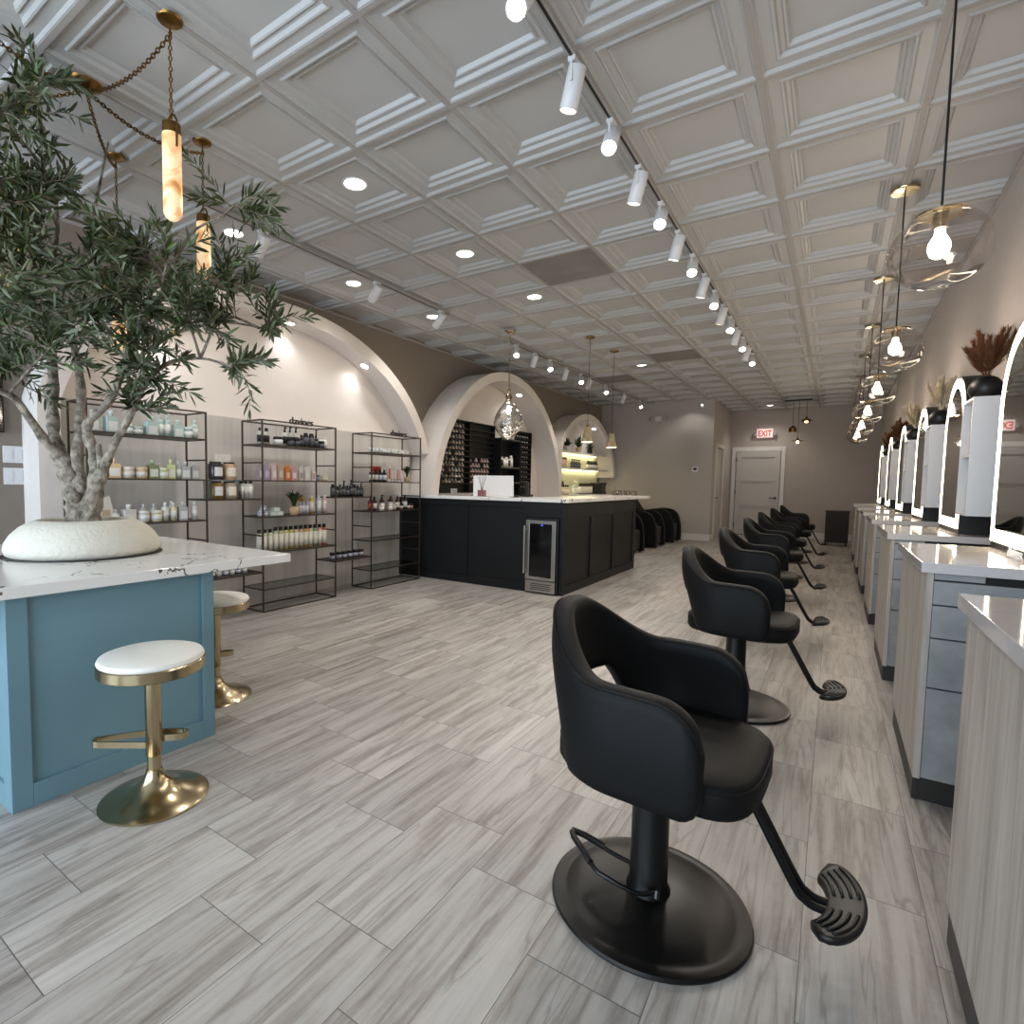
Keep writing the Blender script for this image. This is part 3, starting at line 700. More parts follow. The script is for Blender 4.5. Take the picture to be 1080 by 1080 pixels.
# ------------------------------------------------------------------ light switches and black screen on the left wall
for z, lab in ((1.345, 'upper white double light switch on the taupe wall'), (1.195, 'lower white double light switch on the taupe wall')):
    t = thing('light_switch', lab, 'light switch', (XW, 1.41, z))
    MB().box(0, -0.065, -0.058, 0.006, 0.062, 0.058).build('plate', M['white'], t, bevel=0.002)
    for yy in (-0.03, 0.025): MB().box(0.006, yy-0.017, -0.034, 0.010, yy+0.017, 0.034).build('rocker', M['white'], t, bevel=0.001)
t = thing('wall_screen', 'black wall screen at the left edge of the photo', 'screen', (XW, 0.85, 1.78))
MB().box(0.0, -0.5, -0.29, 0.04, 0.5, 0.29).build('casing', M['black'], t); MB().box(0.04, -0.49, -0.28, 0.042, 0.49, 0.28).build('panel', M['screen'], t)

# ------------------------------------------------------------------ chandelier of chains and glowing stone cylinders
def chain(mb, P, n, link=0.012, rad=0.0030):
    """rows of oval links from sampled points"""
    for i in range(n):
        t = i/(n-1); k = t*(len(P)-1); a = int(min(k, len(P)-2)); p = Vector(P[a]).lerp(Vector(P[a+1]), k-a)
        d = (Vector(P[a+1])-Vector(P[a])).normalized()
        o1 = d.orthogonal().normalized(); o2 = d.cross(o1)
        ax = o1 if i % 2 else o2
        ring = [p+d*math.cos(q)*link+ax*math.sin(q)*link*0.62 for q in [2*PI*j/8 for j in range(8)]]
        mb.tube(ring, rad, 4, closed=True)
ch = thing('chain_chandelier', 'aged brass chandelier with swagged chains and glowing alabaster cylinders above the olive tree', 'chandelier', (-2.99, 1.23, H))
MB().lathe([(0.0, -0.03), (0.03, -0.03), (0.065, -0.012), (0.07, 0.0), (0, 0)], 32).build('hub_canopy', M['oldbrass'], ch)
outs = [(0.69, 0.03), (0.035, 0.56), (-0.52, 0.36), (-0.42, -0.46), (0.24, -0.62)]
for k, (dx, dy) in enumerate(outs):
    can = MB().lathe([(0.0, -0.02), (0.045, -0.008), (0.05, 0.0), (0, 0)], 28, (dx, dy, 0)).build('canopy', M['oldbrass'], ch)
    MB().tube([(dx, dy, -0.015), (dx, dy, -0.05)], 0.004, 6).tube([(dx-.008, dy, -0.05), (dx+.008, dy, -0.05)], 0.004, 6).build('hook', M['oldbrass'], can)
    c = MB(); P = []
    for j in range(13):
        t = j/12; P.append((dx*t, dy*t, -0.03-0.03*t-0.11*4*t*(1-t)*0.6))
    chain(c, P, 40); c.build('swag_chain', M['oldbrass'], ch)
    c = MB(); drop = [0.375, 0.36, 0.68, 0.42, 0.4][k]
    chain(c, [(dx, dy, -0.05), (dx, dy, -drop)], max(16, int(drop*46)), 0.010); c.build('drop_chain', M['oldbrass'], ch)
    ln = 0.34 if k != 1 else 0.30; z = -drop
    cap = MB(); cap.lathe([(0.0, z-0.03), (0.034, z-0.032), (0.036, z-0.075), (0.0, z-0.075)], 28, (dx, dy, 0))
    cap.tube([(dx-0.038, dy, z-0.13), (dx-0.040, dy, z-0.03), (dx-0.025, dy, z-0.004), (dx, dy, z+0.006), (dx+0.025, dy, z-0.004), (dx+0.040, dy, z-0.03), (dx+0.038, dy, z-0.13)], 0.0045, 8)
    cap.build('cap', M['oldbrass'], ch)
    pr = [(0.0, z-0.075), (0.036, z-0.075)]; n = 8; rb = 0.036; zb = z-0.075-ln
    pr += [(rb*math.cos(a), zb+rb-rb*math.sin(a)) for a in [PI/2*i/n for i in range(n+1)]]
    st = MB().lathe(pr, 32, (dx, dy, 0)).build('alabaster_cylinder', M['alab'], ch)
    l = bpy.data.lights.new('lamp_glow', 'POINT'); l.energy = 0.8; l.shadow_soft_size = 0.05; l.color = (1, .78, .5)
    lo = bpy.data.objects.new('lamp_glow', l); col.objects.link(lo); lo.parent = ch; lo.location = (dx, dy+0.06, zb+0.1)

# ------------------------------------------------------------------ display racks
XF, XB = -4.165, -4.455
LV = [1.73, 1.515, 1.192, 0.865, 0.54, 0.21]        # top, shelves
RUNG = [1.352, 1.028, 0.70, 0.37]
def rack(y0, y1, label, glass_from):
    t = thing('display_rack', label, 'shelf rack', ((XF+XB)/2, (y0+y1)/2, 0), 0, None)
    d = (XF-XB)/2; hh = (y1-y0)/2; q = 0.006; f = MB()
    for sx in (-d, d):
        for sy in (-hh, hh): f.box(sx-q, sy-q, 0, sx+q, sy+q, LV[0])
    def ring(z, all_=True):
        for sy in (-hh, hh): f.box(-d+q, sy-q, z-2*q, d-q, sy+q, z)
        if all_:
            for sx in (-d, d): f.box(sx-q, -hh+q, z-2*q, sx+q, hh-q, z)
    ring(LV[0]); ring(0.012)
    for z in LV[1:]: ring(z)
    for z in RUNG: ring(z, False)
    f.build('frame', M['shelfmetal'], t)
    for k, z in enumerate(LV[1:]):
        MB().box(-d+q, -hh+q, z-0.008, d-q, hh-q, z).build('shelf', M['shelfglass'] if k >= glass_from else M['shelfmetal'], t)
    return t
RK = [(1.66, 2.52), (3.05, 3.92), (4.45, 5.31)]
for (a, b), lab, gf in zip(RK, ['left black metal rack of pastel bottles behind the olive tree', 'middle black metal rack with many coloured bottles and a potted grass', 'right black metal rack beside the dark reception desk, lower shelves empty'], (3, 4, 3)): rack(a, b, lab, gf)
for a, b, z, lab in ((2.526, 3.044, 1.028, 'bridging shelf between left and middle racks holding round jars'), (2.526, 3.044, 0.37, 'low bridging shelf between left and middle racks with small blue items'), (3.926, 4.444, 1.028, 'bridging shelf between middle and right racks with black bottles'), (3.926, 4.444, 0.37, 'low bridging shelf between middle and right racks with small jars')):
    t = thing('bridging_shelf', lab, 'shelf', ((XF+XB)/2, (a+b)/2, z)); hh = (b-a)/2; d = 0.139
    MB().box(-d, -hh, -0.008, d, hh, 0).build('panel', M['shelfmetal'], t)
    f = MB(); f.box(-d-0.006, -hh, -0.012, -d, hh, 0); f.box(d, -hh, -0.012, d+0.006, hh, 0); f.build('rail', M['shelfmetal'], t)
# standing letters on top of each rack
def letters(txt, loc, rz, size, mat, label, depth=0.008):
    o = text_mesh(txt, size, depth, mat, 'sign_letters', None, loc, (R(90), 0, rz)); tag(o, label, 'sign letters'); return o
M['letter'] = pm('dark_letter', '#2a2622', 0.4, noise=0.1)
letters('davines', (-4.30, 2.16, 1.732), R(90), 0.10, M['letter'], 'dark standing letters on top of the left rack, half hidden by leaves')
letters('davines', (-4.30, 3.60, 1.732), R(90), 0.10, M['letter'], 'dark standing letters on top of the middle rack')
letters('davines', (-4.30, 5.06, 1.732), R(90), 0.10, M['letter'], 'dark standing letters on top of the right rack')

# ------------------------------------------------------------------ products
_proto = {}
def product(kind, name, c_body, c_cap, c_lab, w_, h_):
    """first one of a kind is modelled with its parts; later ones are copies"""
    key = (kind, c_body, c_cap, c_lab, w_, h_)
    if key in _proto: return _proto[key]
    t = bpy.data.objects.new(name, None); t.empty_display_size = 0.02; parts = []
    def part(nm, mb, mt): o = bpy.data.objects.new(nm, mb.mesh(nm, mt)); parts.append(o)
    r = w_/2
    cb = M['bottleglass'] if c_body == 'glass' else cm(c_body, 0.35)
    if kind == 'bottle':
        part('body', MB().lathe([(0, 0), (r, 0), (r, h_*.66), (r*.85, h_*.73), (r*.35, h_*.78), (r*.35, h_*.82), (0, h_*.82)], 14), cb)
        part('cap', MB().lathe([(0, h_*.80), (r*.42, h_*.80), (r*.42, h_), (0, h_)], 12), cm(c_cap))
        part('label', MB().lathe([(r*1.02, h_*.14), (r*1.02, h_*.55)], 14), cm(c_lab, 0.7))
    elif kind == 'squarebottle':
        part('body', MB().box(-r*.7, -r, 0, r*.7, r, h_*.72).lathe([(r*.35, h_*.72), (r*.3, h_*.8), (0, h_*.8)], 10), cb)
        part('cap', MB().lathe([(0, h_*.79), (r*.38, h_*.79), (r*.38, h_), (0, h_)], 12), cm(c_cap))
        part('label', MB().box(r*.7, -r*.8, h_*.1, r*.72, r*.8, h_*.5), cm(c_lab, 0.7))
    elif kind == 'tall':
        part('body', MB().lathe([(0, 0), (r, 0), (r, h_*.80), (r*.9, h_*.84), (0, h_*.84)], 14), cb)
        part('cap', MB().lathe([(0, h_*.84), (r*.7, h_*.84), (r*.7, h_), (0, h_)], 12), cm(c_cap))
        part('label', MB().lathe([(r*1.02, h_*.1), (r*1.02, h_*.7)], 14), cm(c_lab, 0.7))
    elif kind == 'jar':
        part('body', MB().lathe([(0, 0), (r*.95, 0), (r, h_*.1), (r, h_*.7), (0, h_*.7)], 18), cb)
        part('lid', MB().lathe([(0, h_*.7), (r*1.03, h_*.7), (r*1.03, h_), (0, h_)], 18), cm(c_cap))
        part('label', MB().lathe([(r*1.02, h_*.15), (r*1.02, h_*.6)], 18), cm(c_lab, 0.7))
    elif kind == 'spray':
        part('body', MB().lathe([(0, 0), (r, 0), (r, h_*.6), (r*.4, h_*.7), (0, h_*.7)], 14), cb)
        part('sprayer', MB().lathe([(0, h_*.7), (r*.45, h_*.7), (r*.3, h_*.82), (r*.25, h_), (0, h_)], 10).box(0, -r*.15, h_*.9, r*.9, r*.15, h_*.97), cm(c_cap))
        part('label', MB().lathe([(r*1.02, h_*.12), (r*1.02, h_*.48)], 14), cm(c_lab, 0.7))
    elif kind == 'tube':
        part('body', MB().loft([[(r*.3*math.cos(a), r*math.sin(a), h_) for a in [2*PI*i/14 for i in range(14)]], [(r*.8*math.cos(a), r*math.sin(a), h_*.3) for a in [2*PI*i/14 for i in range(14)]], [(r*.85*math.cos(a), r*.9*math.sin(a), h_*.13) for a in [2*PI*i/14 for i in range(14)]]]), cb)
        part('cap', MB().lathe([(0, 0), (r*.85, 0), (r*.85, h_*.14), (0, h_*.14)], 14), cm(c_cap))
    elif kind == 'pouch':
        part('body', MB().loft([[(-r*.45, -r, 0), (r*.45, -r, 0), (r*.45, r, 0), (-r*.45, r, 0)], [(-r*.5, -r*.98, h_*.5), (r*.5, -r*.98, h_*.5), (r*.5, r*.98, h_*.5), (-r*.5, r*.98, h_*.5)], [(-r*.1, -r, h_*.82), (r*.1, -r, h_*.82), (r*.1, r*.75, h_), (-r*.1, r*.75, h_)]], smooth=False), cb)
        part('label', MB().box(r*.5, -r*.55, h_*.15, r*.52, r*.55, h_*.5), cm(c_lab, 0.7))
    elif kind == 'box':
        part('body', MB().box(-r*.7, -r, 0, r*.7, r, h_), cb)
        part('label', MB().box(r*.7, -r*.75, h_*.15, r*.72, r*.75, h_*.7), cm(c_lab, 0.7))
    _proto[key] = (t, parts); return _proto[key]
def put(kind, name, cols_, w_, h_, loc, label, cat, group, rz=0.0):
    t, parts = product(kind, name, *cols_, w_, h_)
    o = t.copy(); col.objects.link(o); o.location = loc; o.rotation_euler = (0, 0, rz); o['label'] = label; o['category'] = cat; o['group'] = group
    for p in parts:
        c = p.copy(); col.objects.link(c); c.parent = o
    return o
pr2 = random.Random(5)
def row(items, z, place, group, x=-4.27, order_word='from left'):
    """items: (y, kind, name, colours, width, height, words, dx)"""
    cnt = {}; place = place.replace('the ', '')
    for k, it in enumerate(items):
        y, kind, nm, cs, w_, h_, words = it[:7]; dx = it[7] if len(it) > 7 else 0
        n = cnt.get((nm, words), 0)+1; cnt[(nm, words)] = n
        tot = sum(1 for q in items if q[2] == nm and q[6] == words)
        lab = '%s on %s' % (words, place) + ('' if tot == 1 else ', %s %s' % (ORD[n-1], order_word))
        put(kind, nm, cs, w_, h_, (x+dx, y, z+0.0005), lab, nm.split('_')[-1] if nm.split('_')[-1] in ('bottle', 'jar', 'box', 'tube', 'pouch', 'can') else 'bottle', group, pr2.uniform(-.2, .2))
MINT = ('#b9d0cb', '#cfdedb', '#ecefee'); MINTJ = ('#bfd6d1', '#cfdedb', '#ecefee')
row([(1.74, 'squarebottle', 'shampoo_bottle', MINT, .07, .15, 'mint green square bottle'), (1.86, 'squarebottle', 'shampoo_bottle', MINT, .08, .16, 'mint green square bottle'), (1.97, 'jar', 'cosmetic_jar', MINTJ, .075, .07, 'mint green round jar'), (2.04, 'jar', 'cosmetic_jar', MINTJ, .07, .06, 'mint green round jar'), (2.14, 'squarebottle', 'shampoo_bottle', MINT, .085, .145, 'mint green square bottle'), (2.21, 'bottle', 'lotion_bottle', MINT, .045, .17, 'slim pale mint lotion bottle'), (2.265, 'bottle', 'lotion_bottle', MINT, .05, .175, 'slim pale mint lotion bottle'), (2.345, 'squarebottle', 'shampoo_bottle', MINT, .075, .14, 'mint green square bottle'), (2.425, 'jar', 'cosmetic_jar', MINTJ, .075, .09, 'mint green round jar'), (2.485, 'bottle', 'lotion_bottle', MINT, .05, .15, 'slim pale mint lotion bottle')], 1.515, 'the top shelf of the left rack', 'mint bottles on the left rack')
PEACH = ('#e9c79a', '#ecd3b2', '#efece6'); CREAM = ('#e6d2c0', '#efe6dc', '#eeeae4'); GREEN = ('#7f9069', '#b6c3a4', '#ecefe6'); LIME = ('#d3dd9c', '#e3e9c4', '#eff0e6'); GREYB = ('#b9bdbd', '#d4d8d8', '#eceeee')
row([(1.80, 'bottle', 'lotion_bottle', GREYB, .05, .14, 'pale grey lotion bottle'), (1.87, 'squarebottle', 'shampoo_bottle', PEACH, .08, .145, 'peach coloured square bottle'), (1.965, 'jar', 'cosmetic_jar', CREAM, .085, .085, 'cream coloured wide jar'), (2.06, 'jar', 'cosmetic_jar', PEACH, .085, .085, 'peach lidded jar'), (2.145, 'squarebottle', 'shampoo_bottle', GREEN, .075, .145, 'olive green square bottle'), (2.225, 'jar', 'cosmetic_jar', LIME, .08, .085, 'pale lime jar'), (2.285, 'squarebottle', 'shampoo_bottle', LIME, .06, .15, 'pale lime square bottle'), (2.345, 'bottle', 'lotion_bottle', GREYB, .045, .14, 'pale grey lotion bottle'), (2.40, 'squarebottle', 'shampoo_bottle', GREYB, .07, .14, 'pale grey square bottle'), (2.475, 'squarebottle', 'shampoo_bottle', GREYB, .065, .135, 'pale grey square bottle')], 1.192, 'the second shelf of the left rack', 'pastel bottles on the left rack')
WH = ('#e4e2dd', '#eceae6', '#f2f1ee'); YEL = ('#e8dcae', '#ece8da', '#f2f1ee')
row([(1.80, 'pouch', 'refill_pouch', ('#e6e1da', '#ddd', '#c9b59c'), .10, .20, 'white crumpled refill pouch')] + [(1.87, 'bottle', 'shampoo_bottle', WH, .06, .10, 'white bottle'), (1.965, 'squarebottle', 'shampoo_bottle', WH, .085, .135, 'large white square bottle'), (2.07, 'jar', 'cosmetic_jar', WH, .08, .085, 'white wide jar'), (2.165, 'jar', 'cosmetic_jar', YEL, .085, .085, 'pale yellow wide jar'), (2.235, 'bottle', 'shampoo_bottle', WH, .05, .145, 'white bottle'), (2.30, 'bottle', 'shampoo_bottle', YEL, .05, .14, 'pale yellow bottle'), (2.335, 'bottle', 'shampoo_bottle', WH, .045, .15, 'white bottle', -.09), (2.375, 'squarebottle', 'shampoo_bottle', GREYB, .065, .145, 'pale grey square bottle'), (2.43, 'bottle', 'shampoo_bottle', WH, .04, .13, 'white bottle', -.08), (2.475, 'bottle', 'shampoo_bottle', WH, .05, .145, 'white bottle'), (2.20, 'bottle', 'shampoo_bottle', WH, .045, .13, 'white bottle', -.1), (2.12, 'bottle', 'shampoo_bottle', WH, .045, .13, 'white bottle', -.1)], 0.865, 'the third shelf of the left rack', 'white bottles on the left rack')
# tins of clips and the small card on the bridging shelf
for k, (y, z, c1, c2, words) in enumerate([(2.665, 1.19, '#3a3a3a', '#e2e2e0', 'upper left black round tin with white label'), (2.79, 1.19, '#c9a98c', '#e8ddd0', 'upper right beige round tin with white label'), (2.665, 1.0285, '#8a713c', '#e6e6e4', 'lower left gold round tin with white label'), (2.79, 1.0285, '#b8a894', '#ece6da', 'lower right cream round tin')]):
    t = thing('round_tin', words + ' between left and middle racks', 'tin', (-4.27, y, z), 0, 'round tins on the bridging shelf')
    MB().lathe([(0, 0), (.055, 0), (.06, .01), (.06, .125), (.054, .135), (0, .135)], 24).build('body', cm(c1, .3, .4), t)
    MB().lathe([(0, .135), (.045, .135), (.045, .150), (0, .150)], 18).build('lid', M['black'], t)
    a = MB(); A = [(0.0615*math.cos(q), 0.0615*math.sin(q), .03) for q in [R(-38+8*i) for i in range(10)]]; a.strip(A, [(p[0], p[1], .105) for p in A]); a.build('label', cm(c2, .7), t)
t = thing('tin_stand', 'thin clear riser shelf holding the upper two round tins', 'stand', (-4.27, 2.73, 1.0285))
MB().box(-.065, -.135, .152, .065, .135, .1605).box(-.065, -.137, 0, .065, -.134, .1605).box(-.065, .134, 0, .065, .137, .1605).build('riser', M['shelfglass'], t)
o = MB().box(-.002, -.075, 0, .002, .075, .065).build('notice_card', M['paper'], None, loc=(-4.27, 2.73, 1.341)); tag(o, 'small white scalloped card above the round tins', 'card')
BLK = ('#17171a', '#0f0f10', '#d9d9d6'); WB = ('#cfd0cf', '#0f0f10', '#e6e6e4')
row([(2.905, 'tall', 'hair_product_can', ('#cfd0cf', '#101012', '#e3e3e1'), .042, .155, 'black capped pale bottle'), (2.953, 'tall', 'hair_product_can', ('#cfd0cf', '#101012', '#e3e3e1'), .042, .155, 'black capped pale bottle'), (3.0, 'tall', 'hair_product_can', ('#e6e6e4', '#101012', '#f3f3f1'), .042, .155, 'black capped white bottle')], 1.028, 'the bridging shelf right of the round tins', 'black capped bottles on the bridging shelf')
CLB = ('#bfc0b8', '#101012', '#202022'); BK = ('#1b1b1e', '#0e0e0f', '#55565a')
row([(3.10, 'bottle', 'oil_bottle', CLB, .048, .15, 'clear bottle with black cap and label'), (3.165, 'bottle', 'oil_bottle', CLB, .048, .15, 'clear bottle with black cap and label'), (3.225, 'bottle', 'oil_bottle', CLB, .042, .155, 'clear bottle with black cap and label', -.06), (3.30, 'jar', 'cosmetic_jar', WB, .085, .08, 'white jar with black lid'), (3.375, 'spray', 'dropper_bottle', CLB, .055, .18, 'clear dropper bottle with black top'), (3.435, 'spray', 'dropper_bottle', CLB, .055, .185, 'clear dropper bottle with black top'), (3.40, 'jar', 'cosmetic_jar', BK, .06, .075, 'small black jar', .06), (3.465, 'jar', 'cosmetic_jar', BK, .06, .075, 'small black jar', .06), (3.505, 'spray', 'dropper_bottle', CLB, .055, .19, 'clear dropper bottle with black top'), (3.57, 'bottle', 'shampoo_bottle', BK, .05, .12, 'black bottle'), (3.625, 'tall', 'shampoo_bottle', BK, .058, .14, 'tall black bottle'), (3.695, 'tall', 'shampoo_bottle', BK, .062, .14, 'tall black bottle'), (3.755, 'bottle', 'shampoo_bottle', BK, .05, .13, 'black bottle'), (3.82, 'jar', 'cosmetic_jar', BK, .068, .075, 'wide black jar'), (3.872, 'bottle', 'shampoo_bottle', WH, .045, .12, 'white bottle'), (3.905, 'bottle', 'shampoo_bottle', WH, .04, .13, 'white bottle', -.1)][:16], 1.515, 'the top shelf of the middle rack', 'black and clear bottles on the middle rack')
LAV = ('#a79aa6', '#efedf0', '#d9d0da'); PKB = ('#d9bcc0', '#f0ecec', '#efe3e3')
row([(3.10, 'pouch', 'refill_pouch', LAV, .062, .17, 'mauve pouch'), (3.165, 'pouch', 'refill_pouch', ('#a89fb4', '#efedf0', '#d5cfe0'), .062, .17, 'lavender pouch'), (3.245, 'pouch', 'refill_pouch', PKB, .058, .17, 'pink and white pouch'), (3.32, 'pouch', 'refill_pouch', ('#bda691', '#efe9e2', '#ddd0c2'), .065, .175, 'tan pouch'), (3.40, 'pouch', 'refill_pouch', ('#dd8044', '#f2e9e2', '#f0cfb5'), .065, .15, 'orange pouch'), (3.48, 'pouch', 'refill_pouch', ('#cf9fa3', '#f2eeee', '#efdadb'), .062, .15, 'rose pouch'), (3.56, 'pouch', 'refill_pouch', ('#d8d3cf', '#f2eeee', '#a9a5a3'), .058, .15, 'white patterned pouch'), (3.64, 'pouch', 'refill_pouch', ('#ddd3cd', '#f2eeee', '#f0e6de'), .058, .15, 'off white pouch'), (3.72, 'pouch', 'refill_pouch', ('#e0d9d4', '#f2eeee', '#cf9a9a'), .05, .145, 'white pouch with red print'), (3.775, 'jar', 'cosmetic_jar', ('#6e7880', '#5a646b', '#8a949a'), .045, .06, 'small blue grey jar'), (3.865, 'jar', 'cosmetic_jar', ('#d8c2a6', '#e3d3bd', '#eee0cc'), .07, .05, 'low tan bowl shaped jar')], 1.192, 'the second shelf of the middle rack', 'pouches on the middle rack')
LJ = ('#b5b2c4', '#c9c6d6', '#d9d7e4'); SG = ('#c6d3ca', '#dfe7e1', '#e9efeb')
row([(3.10, 'jar', 'cosmetic_jar', LJ, .05, .045, 'small lilac jar'), (3.16, 'jar', 'cosmetic_jar', LJ, .05, .045, 'small lilac jar'), (3.225, 'box', 'soap_box', SG, .07, .038, 'pale sage box'), (3.305, 'box', 'soap_box', SG, .07, .038, 'pale sage box'), (3.55, 'tall', 'hair_product_bottle', ('#b3b0c2', '#c7c5d3', '#e1e0ea'), .04, .12, 'lilac bottle'), (3.595, 'tall', 'hair_product_bottle', ('#b3b0c2', '#c7c5d3', '#e1e0ea'), .04, .12, 'lilac bottle'), (3.64, 'tall', 'hair_product_bottle', ('#b3b0c2', '#c7c5d3', '#e1e0ea'), .04, .12, 'lilac bottle'), (3.60, 'tall', 'hair_product_bottle', ('#c9a24e', '#d8b970', '#e7cf96'), .045, .18, 'golden bottle', -.09), (3.655, 'tall', 'hair_product_bottle', ('#c9a24e', '#d8b970', '#e7cf96'), .045, .18, 'golden bottle', -.09), (3.695, 'tall', 'hair_product_bottle', ('#d6a93f', '#e8dcc0', '#ece3cf'), .048, .18, 'yellow and white bottle'), (3.79, 'tall', 'hair_product_bottle', ('#c9c7cc', '#dddbe0', '#eceaec'), .048, .185, 'silvery white bottle'), (3.865, 'tall', 'hair_product_bottle', ('#dcb9b4', '#e6d8d5', '#efdfdc'), .045, .185, 'pink and white bottle')], 0.865, 'the third shelf of the middle rack', 'bottles beside the potted grass')
put('box', 'soap_box', SG, .07, .035, (-4.27, 3.265, 0.904), 'pale sage box stacked on two others on the middle rack', 'box', 'bottles beside the potted grass')
put('jar', 'cosmetic_jar', LJ, .05, .045, (-4.27, 3.13, 0.9105), 'small lilac jar stacked on two others on the middle rack', 'jar', 'bottles beside the potted grass')
TC = ['#cfd3b4', '#cfd0bb', '#d2d3c0', '#c8cdaa', '#bfc79a', '#e2d98f', '#cfc06a', '#d8c3a0', '#d7b58c', '#c9a85c', '#e2cf8a', '#8fa98c', '#d9a6a0', '#c96e45']
TW = ['pale sage', 'pale sage', 'ivory', 'light green', 'moss green', 'soft yellow', 'ochre', 'beige', 'tan', 'gold', 'lemon', 'green', 'pink', 'rust orange']
row([(3.085+k*0.0595, 'tall', 'hair_product_bottle', (TC[k], '#0f0f10', '#e9e6da'), .045 if k < 3 else .052, .20 if k < 3 else .215, 'tall %s bottle with black cap' % TW[k]) for k in range(14)], 0.54, 'the fourth shelf of the middle rack', 'tall black capped bottles in a row')
row([(2.62+k*0.062, 'jar', 'cosmetic_jar', (['#5d74a8', '#c9cbd0', '#7b8db8', '#d8d6d2', '#4d5a80', '#b9bcc6'][k % 6], '#dfe0e2', '#e9e9ea'), .05, .06, '%s jar' % ['blue', 'silver', 'light blue', 'cream', 'navy', 'grey'][k % 6]) for k in range(6)], 0.37, 'the low bridging shelf under the island top', 'small jars on the low left bridging shelf')
row([(3.98+k*0.052, ['tall', 'jar', 'bottle', 'spray', 'bottle', 'spray', 'tall', 'bottle', 'spray'][k], 'styling_bottle', BK, .05, [.13, .11, .13, .17, .12, .18, .13, .12, .15][k], 'all black bottle') for k in range(9)], 1.028, 'the bridging shelf between middle and right racks', 'all black bottles on the bridging shelf')
row([(3.98+k*0.083, 'jar', 'cosmetic_jar', ('#3d4052' if k < 5 else '#8f4a40', '#0f0f12', '#aeb1bd'), .062, .075, 'small black lidded grey jar' if k < 5 else 'small reddish jar with black lid') for k in range(6)], 0.37, 'the low shelf between middle and right racks', 'small black lidded jars')
row([(4.56+k*0.068, 'jar', 'cosmetic_jar', (['#e3e4e6', '#dfe2e4', '#e8e8e8', '#e1e3e2', '#e6e6e6', '#dfe1e1', '#e3e3e3', '#b8b75a', '#a9aed0', '#d2b95e'][k], '#e9ebec', '#cfd3d6' if k < 7 else '#ecebe0'), .056, .055 if k < 7 else .05, ('small frosted white jar', 'small lime jar', 'small lavender jar', 'small yellow jar')[max(0, k-6)]) for k in range(10)], 1.515, 'the top shelf of the right rack', 'small jars on the right rack top shelf')
BKW = ('#1d1d20', '#0f0f10', '#dcdad2')
row([(4.56, 'bottle', 'shampoo_bottle', BKW, .055, .14, 'black bottle'), (4.63, 'bottle', 'shampoo_bottle', BKW, .055, .14, 'black bottle with white label'), (4.70, 'bottle', 'shampoo_bottle', ('#1d1d20', '#0f0f10', '#c2cde0'), .055, .14, 'black bottle with pale blue label'), (4.77, 'bottle', 'shampoo_bottle', BKW, .055, .14, 'black bottle with ivory label'), (4.84, 'box', 'shampoo_box', ('#e3d9d6', '#ddd', '#c8473c'), .05, .22, 'tall white box with red print'), (4.91, 'tube', 'cream_tube', ('#e2d2ce', '#e9e2e0', '#c33'), .045, .14, 'pink and white tube'), (4.965, 'tube', 'cream_tube', ('#e2d2ce', '#e9e2e0', '#c33'), .045, .14, 'pink and white tube'), (5.02, 'tube', 'cream_tube', ('#d9a9a2', '#e9e2e0', '#c33'), .045, .14, 'rose tube'), (5.075, 'tube', 'cream_tube', ('#e2d2ce', '#e9e2e0', '#c33'), .045, .14, 'pink and white tube')], 1.192, 'the second shelf of the right rack', 'red and black bottles on the right rack')
for k, (y, z) in enumerate(((4.70, 1.192), (4.75, 1.192), (4.80, 1.192))):
    put('box', 'shampoo_box', ('#c22a22', '#ddd', '#d9554b'), .048, .175, (-4.38, y, z+.0005), 'red carton behind the black bottles on the right rack, ' + ORD[k] + ' of three from the left', 'box', 'red cartons on the right rack')
AMB = ('#3a1512', '#101010', '#e6e2dc')
row([(4.545, 'spray', 'amber_bottle', ('#5a1714', '#101010', '#b04a40'), .06, .17, 'dark red spray bottle'), (4.61, 'bottle', 'amber_bottle', AMB, .055, .15, 'dark amber bottle'), (4.67, 'jar', 'cosmetic_jar', ('#c9c4be', '#e6e2dc', '#e6e2dc'), .058, .065, 'white squat jar', .06), (4.68, 'bottle', 'amber_bottle', AMB, .055, .155, 'dark amber bottle', -.07), (4.74, 'bottle', 'amber_bottle', AMB, .055, .15, 'dark amber bottle'), (4.81, 'jar', 'cosmetic_jar', ('#c9c4be', '#e6e2dc', '#e6e2dc'), .058, .065, 'white squat jar', .06), (4.81, 'spray', 'amber_bottle', AMB, .055, .175, 'dark amber spray bottle', -.07), (4.885, 'bottle', 'amber_bottle', AMB, .058, .165, 'dark amber bottle'), (4.945, 'jar', 'cosmetic_jar', ('#c9c4be', '#e6e2dc', '#e6e2dc'), .055, .07, 'white squat jar'), (5.01, 'bottle', 'amber_bottle', AMB, .055, .16, 'dark amber bottle'), (5.075, 'jar', 'cosmetic_jar', ('#4a2a22', '#101010', '#e6e2dc'), .055, .07, 'amber squat jar'), (5.145, 'bottle', 'amber_bottle', AMB, .058, .17, 'dark amber bottle'), (5.205, 'jar', 'cosmetic_jar', ('#4a2a22', '#101010', '#e6e2dc'), .05, .07, 'amber squat jar'), (5.265, 'jar', 'cosmetic_jar', ('#8f4a3a', '#3a1512', '#c9a39a'), .055, .065, 'reddish squat jar')], 0.865, 'the third shelf of the right rack', 'amber bottles on the right rack')
